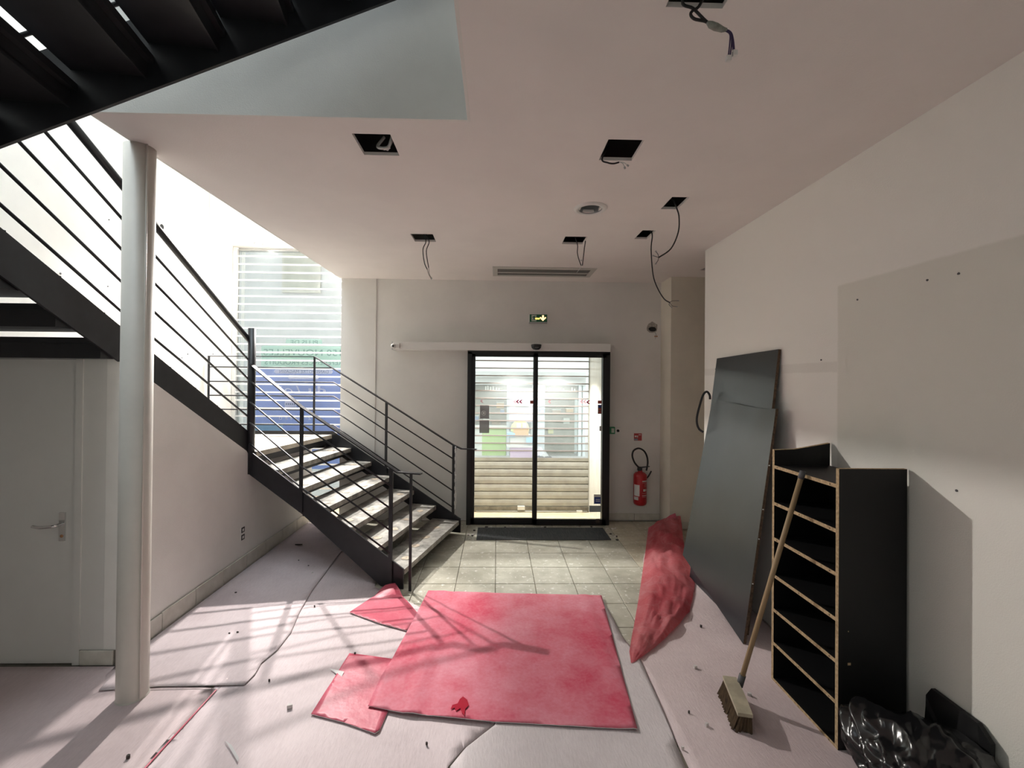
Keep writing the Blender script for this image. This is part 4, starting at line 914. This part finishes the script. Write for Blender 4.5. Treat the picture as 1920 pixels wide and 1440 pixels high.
for i, (pl, pr) in enumerate(LR):
    for j in range(NC):
        t = j/(NC-1); p = pl.lerp(pr, t); wdt = (pr-pl).length
        hump = math.sin(math.pi*t)*.06*min(1, wdt*2.2)*(0.5+.5*abs(noise.noise(Vector((i*.16, t*1.5, 5)))))
        rid = abs(noise.noise(Vector((p.x*7, p.y*5, 2.2))))*.07+abs(noise.noise(Vector((p.x*15+p.y*6, p.y*9, 7))))*.03
        e = min(1, t*5, (1-t)*5+.25)
        p = p+Vector((0, 0, hump+rid*e*min(1, wdt*4)))
        p.z = max(p.z, .0185 if p.y < 3.0 else .008)
        if p.y < 3.86: p.x = min(p.x, 1.688)
        if p.x > 1.57 and 2.85 < p.y < 3.83: p.z = min(p.z, max(.008, .215*(p.y-2.852)/.948-.03))
        V.append(p)
Fc = [(i*NC+j, i*NC+j+1, (i+1)*NC+j+1, (i+1)*NC+j) for i in range(len(LR)-1) for j in range(NC-1)]
filmo = thing('red_film', (1.5, 3.9, 0), 'crumpled translucent red film heaped between the tiles and leaning board', 'plastic film')
mobj('film', V, Fc, M['redtrans'], filmo, True)
# stiff red end standing up against the pillar
V = []; tp = [(1216, 990, 5.10), (1228, 982, 5.09), (1240, 978, 5.08), (1256, 966, 5.07), (1266, 962, 5.06), (1271, 974, 5.03), (1274, 976, 5.02), (1278, 990, 4.98)]
bt = [(1214, 1010, 4.86), (1224, 1010, 4.84), (1236, 1011, 4.83), (1248, 1012, 4.82), (1258, 1013, 4.82), (1267, 1013, 4.82), (1273, 1014, 4.82), (1279, 1014, 4.82)]
for a in tp: p = ony(*a); p.z = max(p.z, .02); V.append(p)
for a in bt: p = ony(*a); p.z = max(p.z, .03); V.append(p)
n8 = len(tp)
mobj('standing_end', V, [(i, i+1, n8+i+1, n8+i) for i in range(n8-1)], M['redclean'], filmo, True)

# ================================================================== RIGHT SIDE THINGS
# leaning boards
def board(name, TL, TR, BR, BL, thick, label, edge):
    t = thing(name, (BR[0], (BR[1]+BL[1])/2, 0), label, 'board')
    TL, TR, BR, BL = map(Vector, (TL, TR, BR, BL)); n = (TR-BR).cross(BL-BR).normalized()
    if n.x > 0: n = -n
    # top edge gently warped
    nu, nv = 16, 16; V, Fc = [], []
    for j in range(nv+1):
        for i in range(nu+1):
            a, b = i/nu, j/nv; p = (BL.lerp(BR, a)).lerp(TL.lerp(TR, a), b)
            V.append(p)
    for j in range(nv):
        for i in range(nu): q = j*(nu+1)+i; Fc.append((q, q+1, q+nu+2, q+nu+1))
    return t, V, Fc, n, nu, nv
def build_board(name, TL, TR, BR, BL, thick, label, edgem, warp=0.0, face_m=None):
    t, V, Fc, n, nu, nv = board(name, TL, TR, BR, BL, thick, label, edgem)
    W_ = []
    for idx, p in enumerate(V):
        i = idx % (nu+1); j = idx//(nu+1); a, b = i/nu, j/nv
        w_ = warp*(b**6)*math.sin(a*math.pi*1.6+.4)
        bulge = warp*.45*math.exp(-((a-.75+(.9-b)*1.2)/.10)**2)*(1 if b > .7 else 0)*max(0, (b-.7)/.3)
        W_.append(p+Vector((0, 0, w_*.8))+n*(bulge+warp*.2*(b**4)*(1+math.sin(a*5))))
    back = [p-n*thick for p in W_]
    face = mobj('panel', W_+back, Fc+[tuple(len(W_)+k for k in reversed(f)) for f in Fc], face_m or M['board'], t, True)
    # raw edges
    rim = [i for i in range(nu+1)]+[j*(nu+1)+nu for j in range(1, nv+1)]+[nv*(nu+1)+i for i in range(nu-1, -1, -1)]+[j*(nu+1) for j in range(nv-1, 0, -1)]
    m_ = len(W_); E = []
    EV = [W_[i] for i in rim]+[back[i] for i in rim]; k = len(rim)
    for i in range(k): E.append((i, i+k, (i+1) % k+k, (i+1) % k))
    mobj('edge', EV, E, edgem, t)
    return t, W_
build_board('leaning_board', (1.919, 3.81, 1.925), (1.919, 2.965, 1.945), (1.700, 2.955, .008), (1.700, 3.83, .008), .019, 'taller black board leaning against the right wall behind another board', M['chipdark'])
bd, BW = build_board('leaning_board', (1.853, 3.755, 1.535), (1.853, 2.885, 1.555), (1.622, 2.852, .007), (1.625, 3.80, .215), .019, 'front black board with oblique lower edge leaning before a taller board', M['chipdark'], .02, M['board2'])
# peeling edge strip on the front board
def sx(u, v, Y): p = ony(1300+u*.1528, 640+v*.1528, Y); return p
pp = spline([sx(205, 712, 3.76), sx(200, 660, 3.77), sx(165, 618, 3.78), (sx(120, 660, 3.79)), sx(75, 800, 3.80), sx(45, 930, 3.80), sx(48, 1020, 3.80), sx(75, 1080, 3.79), sx(125, 1115, 3.765)], 6)
bar('peeling_edge_strip', pp, .018, .0022, M['black'], bd)
for (f_) in (.30, .45, .60, .75):
    p = Vector(BW[int(f_*16)*17+16]); box('screw', p.x+.004, p.x+.010, p.y-.006, p.y-.0, p.z, p.z+.006, M['white'], bd)

# shelf unit
SX0, SX1, SY0, SY1 = 1.600, 1.925, 2.025, 2.522; th = .018
su = thing('shelf_unit', ((SX0+SX1)/2, (SY0+SY1)/2, 0), 'tall open black shelf unit with raw chipboard edges against the right wall', 'shelf unit')
def edged(name, x0, x1, y0, y1, z0, z1, par, front=True, top=False):
    o = box(name, x0+(.0012 if front else 0), x1, y0, y1, z0, z1-(.0012 if top else 0), M['shelf'], par)
    if front: box('raw_edge', x0, x0+.0014, y0, y1, z0, z1, M['chip'], o)
    if top: box('raw_edge', x0, x1, y0, y1, z1-.0014, z1, M['chip'], o)
    return o
edged('side_panel', SX0, SX1, SY0, SY0+th, .004, 1.315, su, True, True)
sp_ = prism('side_panel', [(SX0+.0012, SY1-th, .004), (SX0+.0012, SY1-th, 1.327), (SX0+.12, SY1-th, 1.332), (SX0+.2, SY1-th, 1.345), (SX1, SY1-th, 1.368), (SX1, SY1-th, .004)], (0, th, 0), M['shelf'], su)
box('raw_edge', SX0, SX0+.0014, SY1-th, SY1, .004, 1.327, M['chip'], sp_)
for a, b in (((SX0, 1.327), (SX0+.12, 1.332)), ((SX0+.12, 1.332), (SX0+.2, 1.345)), ((SX0+.2, 1.345), (SX1, 1.368))):
    prism('raw_edge', [(a[0], SY1-th-.0005, a[1]), (b[0], SY1-th-.0005, b[1]), (b[0], SY1-th-.0005, b[1]+.0015), (a[0], SY1-th-.0005, a[1]+.0015)], (0, th+.001, 0), M['chip'], sp_)
for z in (1.231, 1.020, .817, .606, .410, .219, .012):
    sh = edged('shelf', SX0, SX1-.003, SY0+th, SY1-th, z-.009, z+.009, su)
    for yy in (SY0+.055, (SY0+SY1)/2+.02, SY1-.045): box('dowel_mark', SX0-.0006, SX0+.0005, yy-.004, yy+.004, z-.003, z+.003, M['chipdark'], sh)
box('added_back_panel', SX1-.004, SX1-.001, SY0+th, SY1-th, .01, 1.231, M['shelf'], su)  # added panel: the unit is open-backed, this keeps its compartments dark
box('chip_mark', SX0+.045, SX0+.060, SY0-.0006, SY0+.0004, .40, .412, M['chip'], su); box('chip_mark', SX0+.046, SX0+.050, SY0-.0006, SY0+.0004, .555, .560, M['chip'], su)

# broom
bt0 = Vector((1.313, 2.335, .105)); bt1 = Vector((1.578, 2.238, 1.255))
br = thing('broom', (1.3, 2.33, 0), 'wooden broom with brown bristles propped against the shelf unit', 'broom')
tube('handle', [bt0, bt1], .0125, M['wood'], br, 16)
dv = (bt1-bt0).normalized()
tube('grip_cap', [bt1-dv*.035, bt1+dv*.006], .0145, M['dgrey'], br, 16); tube('ferrule', [bt0-dv*.012, bt0+dv*.05], .0165, M['dgrey'], br, 16)
ha = onz(1359, 1274, .10); hb = onz(1388, 1345, .085); ax = (hb-ha).normalized(); hc = (ha+hb)/2
hl = (hb-ha).length
side = ax.cross(Vector((0, 0, 1))).normalized(); side = -side if side.x < 0 else side
tilt = (side*math.cos(.35)-Vector((0, 0, 1))*math.sin(.35)*-.0).normalized()
nrm = side.cross(ax).normalized(); nrm = -nrm if nrm.z < 0 else nrm
def hd(a, s, n): return hc+Vector((.025, 0, 0))+ax*a+side*s+nrm*n
hw = .034
bm_p = [hd(-hl/2, -hw, 0), hd(-hl/2, hw, 0), hd(-.03, hw+.004, 0), hd(.03, hw+.004, 0), hd(hl/2, hw, 0), hd(hl/2, -hw, 0)]
prism('head_block', bm_p, nrm*.018, M['woodblock'], br)
# bristles: many tufts
V, Fc = [], []
for a in range(26):
    for s in range(6):
        aa = -hl/2+.008+(hl-.016)*a/25; ss = -hw+.006+(2*hw-.012)*s/5
        base = hd(aa+random.uniform(-.003, .003), ss, .001); flare = (s-2.5)/2.5*.012+random.uniform(-.005, .005)-.012
        tipz = .003+random.uniform(0, .012)
        tip = base-nrm*(base.z-tipz)/max(.3, nrm.z)+side*flare+ax*((a-12.5)/12.5*.008+random.uniform(-.004, .004)); tip.z = max(tip.z, .004)
        n = len(V)
        for q in range(4): a_ = q*math.pi/2; V.append(base+ax*math.cos(a_)*.004+side*math.sin(a_)*.005)
        for q in range(4): a_ = q*math.pi/2; V.append(tip+ax*math.cos(a_)*.0068+side*math.sin(a_)*.0075)
        for q in range(4): Fc.append((n+q, n+(q+1) % 4, n+4+(q+1) % 4, n+4+q))
        Fc.append((n+4, n+5, n+6, n+7))
tag(mobj('bristles', V, Fc, M['bristle'], br), kind='stuff')

# bin bag
bgx = thing('bin_bag', (1.72, 1.72, 0), 'crumpled shiny black bin bag slumped before the shelf unit', 'bag')
bm = bmesh.new(); bmesh.ops.create_icosphere(bm, subdivisions=6, radius=1)
for v in bm.verts:
    d = v.co.normalized(); q = Vector((d.x, d.y, d.z))
    def rdg(sc, s): return 1-abs(noise.noise(q*sc+Vector((s, s*2, s*3))))*2
    qs = Vector((q.x*.9+q.z*.7, q.y*2.4-q.x*1.1, q.z*1.6))
    n1_ = abs(noise.noise(qs*1.3+Vector((4, 1, 2)))); n2_ = abs(noise.noise(qs*2.9+Vector((1, 9, 2)))); n3_ = abs(noise.noise(qs*6.5+Vector((3, 2, 8))))
    rr = 1.0-.26*n1_-.10*n2_-.018*n3_
    x = 1.715+.235*rr*d.x; y = 1.665+.335*rr*d.y; z = .165+.19*rr*d.z
    if d.z < -.2: z = max(z, .006)
    # gathered ear at the far-left end, low towards the front
    if d.y > .4 and d.x < 0: z += .06*(d.y-.4)*2; x -= .14*(d.y-.4)
    z *= 1.0+.12*d.x
    x = min(x, 1.881+.02*min(1, max(0, z)/.38)); z = max(z, .008)
    v.co = (x, y, z)
bmobj('bag_body', bm, M['bag'], bgx, True)
sc_ = thing('black_board_scrap', (1.905, 1.78, 0), 'short black board scrap standing against the right wall behind the bag', 'board')
prism('panel', [(1.885, 1.915, .006), (1.885, 1.645, .006), (1.905, 1.655, .335), (1.912, 1.71, .375), (1.912, 1.895, .382), (1.908, 1.915, .34), (1.90, 1.908, .30)], (.018, 0, 0), M['shelf'], sc_)

# crumbs and specks of debris on the sheets
for k, (u, v, s, dark) in enumerate([(543, 1330, .016, 0), (1303, 1255, .013, 0), (1325, 1364, .010, 0), (1292, 1340, .006, 1), (1314, 1178, .009, 1), (1405, 1307, .012, 0), (395, 1107, .007, 1), (442, 1115, .008, 1), (430, 1192, .007, 1), (445, 1190, .008, 1), (560, 1054, .007, 1), (578, 1064, .007, 1), (585, 1077, .010, 0), (505, 1280, .006, 1), (560, 1025, .02, 1), (665, 1230, .008, 1), (1280, 1408, .007, 0), (800, 1400, .006, 1), (240, 1425, .009, 1), (590, 1140, .006, 1)]):
    c = onz(u, v); n5 = 6
    pts = [Vector((c.x, c.y, .008))+Vector((math.cos(q*1.047)*s*random.uniform(.6, 1.2)*(1.6 if s == .02 else 1), math.sin(q*1.047)*s*random.uniform(.4, 1.0)*(.35 if s == .02 else 1), 0)) for q in range(n5)]
    tag(prism('crumb', pts, (0, 0, s*.5+.009), M['dirt'] if dark else M['crumb']), 'dark speck of debris on the pale floor sheet' if dark else 'pale plaster crumb lying on the floor sheet', 'debris', 'dark specks on the floor sheets' if dark else 'plaster crumbs on the floor sheets')

# ================================================================== STREET OUTSIDE
YF = 11.0
structure(box('ground_street', -14, 14, YS+.1, 30, -.30, -.15, mat('pavement', (.42,.41,.38), .9, var=.15, scale=3)))
sh_ = thing('opposite_shop', (.9, YF, -.15), 'pale shopfront across the street with stone fascia and two display windows', 'building')
M['stonewhite'] = mat('white_render', (.86,.86,.84), .8, var=.03); M['fascia'] = mat('stone_fascia', (.60,.60,.57), .8, var=.08, scale=2); M['shopwall'] = mat('shop_pier', (.62,.67,.68), .7)
M['shopglass'] = mat('dim_shop_interior', (.27,.26,.21), .35, col2=(.40,.38,.32), scale=2.2, detail=8); M['signbar'] = mat('dark_shop_sign', (.20,.20,.17), .6, var=.15, scale=4)
def fx(u, v=700): return ony(u, v, YF).x
def fz(v, u=1000): return ony(u, v, YF).z
box('wall', fx(860), fx(1100), YF+.45, YF+.8, -.15, fz(705), M['shopwall'], sh_)
box('upper_wall', fx(855), 12, YF+.05, YF+.6, fz(697), 7.5, M['stonewhite'], sh_)
box('side_wall', fx(1098), 12, YF+2.5, YF+3.0, -.15, fz(697), M['stonewhite'], sh_); box('side_wall', fx(855)-.2, fx(860), YF+.1, YF+.6, -.15, fz(697), M['stonewhite'], sh_)
box('fascia', fx(855), fx(1098), YF-.05, YF+.2, fz(722), fz(697), M['fascia'], sh_)
box('fascia_ledge', fx(855), fx(1098), YF-.12, YF+.1, fz(708), fz(704), M['fascia'], sh_)
wA = box('window', fx(880), fx(951), YF+.38, YF+.44, fz(803), fz(722), M['shopglass'], sh_); box('pane', fx(880), fx(951), YF+.03, YF+.036, fz(803), fz(746), M['glass'], wA)
box('sign_board', fx(880), fx(951), YF+.02, YF+.10, fz(746), fz(723), M['signbar'], sh_)
wB = box('window', fx(1022), fx(1083), YF+.38, YF+.44, fz(870), fz(722), M['shopglass'], sh_); box('pane', fx(1022), fx(1083), YF+.03, YF+.036, fz(870), fz(746), M['glass'], wB)
box('sign_board', fx(1022), fx(1083), YF+.02, YF+.10, fz(746), fz(723), M['signbar'], sh_)
M['pale'] = mat('pale_print', (.66,.66,.60), .7)
for u0, hh in ((910, 8), (914, 9), (919, 7), (924, 8), (930, 6), (935, 5), (1026, 6), (1031, 8), (1038, 6), (1043, 6), (1050, 6), (1056, 5), (1072, 7), (1077, 5)):
    box('sign_mark', fx(u0), fx(u0+2.2), YF+.012, YF+.02, fz(733), fz(733-hh), M['pale'], sh_)
box('panel', fx(880), fx(905), YF+.03, YF+.13, -.15, fz(804), mat('pale_panel', (.70,.72,.66), .7), sh_)
box('green_panel', fx(905), fx(950), YF+.02, YF+.13, -.15, fz(804), mat('lime_panel', (.42,.62,.22), .7, var=.1, scale=3), sh_)
box('sill', fx(880), fx(951), YF-.03, YF+.13, fz(804), fz(798), M['pale'], sh_)
box('pier', fx(999), fx(1022), YF-.02, YF+.3, -.15, fz(722), M['shopwall'], sh_)
for u in (951, 1085, 1093): box('pier', fx(u), fx(u+5), YF-.02, YF+.13, -.15, fz(722), M['shopwall'], sh_)
M['goodsA'] = mat('goods_orange', (.70,.42,.20), .7); M['goodsB'] = mat('goods_blue', (.25,.38,.62), .7); M['goodsC'] = mat('goods_white', (.75,.73,.68), .7); M['goodsD'] = mat('goods_brown', (.38,.26,.17), .7); M['goodsE'] = mat('goods_yellow', (.75,.68,.30), .7)
for u, v, du, dv2, m_, nm in ((938, 760, 14, 12, 'goodsA', 'orange box on show in the left shop window across the street'), (942, 772, 8, 9, 'goodsB', 'blue box on show in the left shop window across the street'), (893, 785, 8, 12, 'goodsB', 'blue and white packet in the left shop window across the street'), (912, 792, 12, 10, 'goodsC', 'white packet in the left shop window across the street'), (930, 794, 16, 9, 'goodsD', 'brown box in the left shop window across the street'), (1045, 773, 16, 10, 'goodsD', 'brown box in the right shop window across the street'), (1070, 770, 14, 8, 'goodsA', 'orange box in the right shop window across the street'), (1034, 810, 10, 9, 'goodsE', 'yellow box in the right shop window across the street'), (1064, 790, 12, 11, 'goodsC', 'pale box in the right shop window across the street')):
    x = fx(u, v); z = fz(v, u); hw_ = du*YF/F/2; hh = dv2*YF/F/2
    g = thing('display_box', (x, YF, z-hh), nm, 'box'); box('carton', x-hw_, x+hw_, YF+.14, YF+.30, z-hh, z+hh, M[m_], g, bev=.01); box('lid', x-hw_*1.02, x+hw_*1.02, YF+.135, YF+.305, z+hh*.65, z+hh, M['pale'], g)
# poster stand and colourful display pile in the street (no figure)
po = thing('poster_board', (fx(977), YF-.2, -.15), 'tall lilac poster board with a yellow top across the street', 'poster')
box('panel', fx(955), fx(998), YF-.25, YF-.2, fz(790), fz(728), mat('lilac_poster', (.72,.66,.74), .7), po); box('yellow_band', fx(955), fx(998), YF-.256, YF-.25, fz(734), fz(728), M['goodsE'], po)
for q in range(3): box('print_line', fx(966), fx(990), YF-.256, YF-.25, fz(744.5+q*9), fz(743+q*9), M['grey'], po)
boxes('post', [(fx(957), fx(959), YF-.24, YF-.21, -.15, fz(728)), (fx(995), fx(997), YF-.24, YF-.21, -.15, fz(728))], M['grey'], po)
dp = thing('display_stand', (fx(975), YF-.7, -.15), 'colourful tiered display stand with a lilac base across the street', 'display stand')
YD2 = YF-.7
def gx(u): return ony(u, 800, YD2).x
def gz(v): return ony(975, v, YD2).z
box('base', gx(957), gx(997), YD2-.2, YD2+.2, -.15, gz(835), mat('lilac_base', (.68,.50,.66), .7), dp)
box('shelf', gx(950), gx(1000), YD2-.25, YD2+.25, gz(836), gz(833), M['goodsC'], dp); box('body', gx(957), gx(995), YD2-.15, YD2+.2, gz(833), gz(815), M['goodsC'], dp)
box('tray', gx(951), gx(965), YD2-.22, YD2, gz(817), gz(810), mat('tray_blue', (.35,.60,.80), .6), dp); box('tray', gx(986), gx(999), YD2-.22, YD2, gz(830), gz(819), bpy.data.materials['tray_blue'], dp)
bm = bmesh.new(); bmesh.ops.create_uvsphere(bm, u_segments=20, v_segments=12, radius=1)
for v in bm.verts: v.co = (gx(975)+v.co.x*.22, YD2+v.co.y*.18, gz(806)+v.co.z*(.24 if v.co.z > 0 else .10))
bmobj('dome', bm, M['goodsE'], dp, True)
box('sign', gx(962), gx(990), YD2-.21, YD2-.19, gz(815), gz(802), M['goodsA'], dp); box('sign', gx(968), gx(976), YD2-.215, YD2-.20, gz(800), gz(792), M['goodsC'], dp); box('sign', gx(979), gx(986), YD2-.215, YD2-.20, gz(800), gz(792), M['goodsC'], dp)
nt3 = thing('notice_case', (fx(1016), YF, fz(790)), 'small notice with a blue frame on the pier across the street', 'notice'); box('frame', fx(1012), fx(1021), YF-.07, YF-.03, fz(776), fz(766), M['goodsB'], nt3); box('paper', fx(1013), fx(1020), YF-.076, YF-.07, fz(774.5), fz(767.5), M['paper'], nt3)
# white parked scooter/car bonnet
cr = thing('parked_car', (.95, 9.2, -.15), 'white rounded car bonnet parked across the street', 'car')
def cxx(u): return ony(u, 850, 9.2).x
def czz(v): return ony(1020, v, 9.2).z
pts = [(cxx(1008), 9.2, czz(864)), (cxx(1012), 9.2, czz(856)), (cxx(1018), 9.2, czz(851)), (cxx(1024), 9.2, czz(851.5)), (cxx(1030), 9.2, czz(856)), (cxx(1034), 9.2, czz(864)), (cxx(1035), 9.2, .0), (cxx(1006), 9.2, .0)]
prism('body', pts, (0, 1.0, 0), mat('car_white', (.80,.80,.80), .25, coat=.4), cr); 
lathe('wheel', [(0, 9.16), (.14, 9.16), (.15, 9.19), (.15, 9.3), (0, 9.3)], cxx(1014), 0, M['rubber'], cr, k=20, axis='y', zc=.0); lathe('wheel', [(0, 9.16), (.14, 9.16), (.15, 9.19), (.15, 9.3), (0, 9.3)], cxx(1027), 0, M['rubber'], cr, k=20, axis='y', zc=.0)
# building behind the window side of the street
ob = thing('opposite_house', (-6, 13, -.15), 'pale house front across the street seen through the shop window', 'building')
box('wall', -13, fx(855)-.2, YF+.8, YF+1.2, -.15, 7.4, mat('grey_house_render', (.36,.365,.36), .85, var=.12, scale=1.5), ob)
for k in range(5):
    for zz in (1.0, 4.0):
        x = -12+k*2.1; fw_ = box('window', x, x+1.0, YF+.74, YF+.80, zz, zz+1.6, M['shopglass'], ob); box('pane', x+.06, x+.94, YF+.73, YF+.742, zz+.06, zz+1.54, M['glass'], fw_)
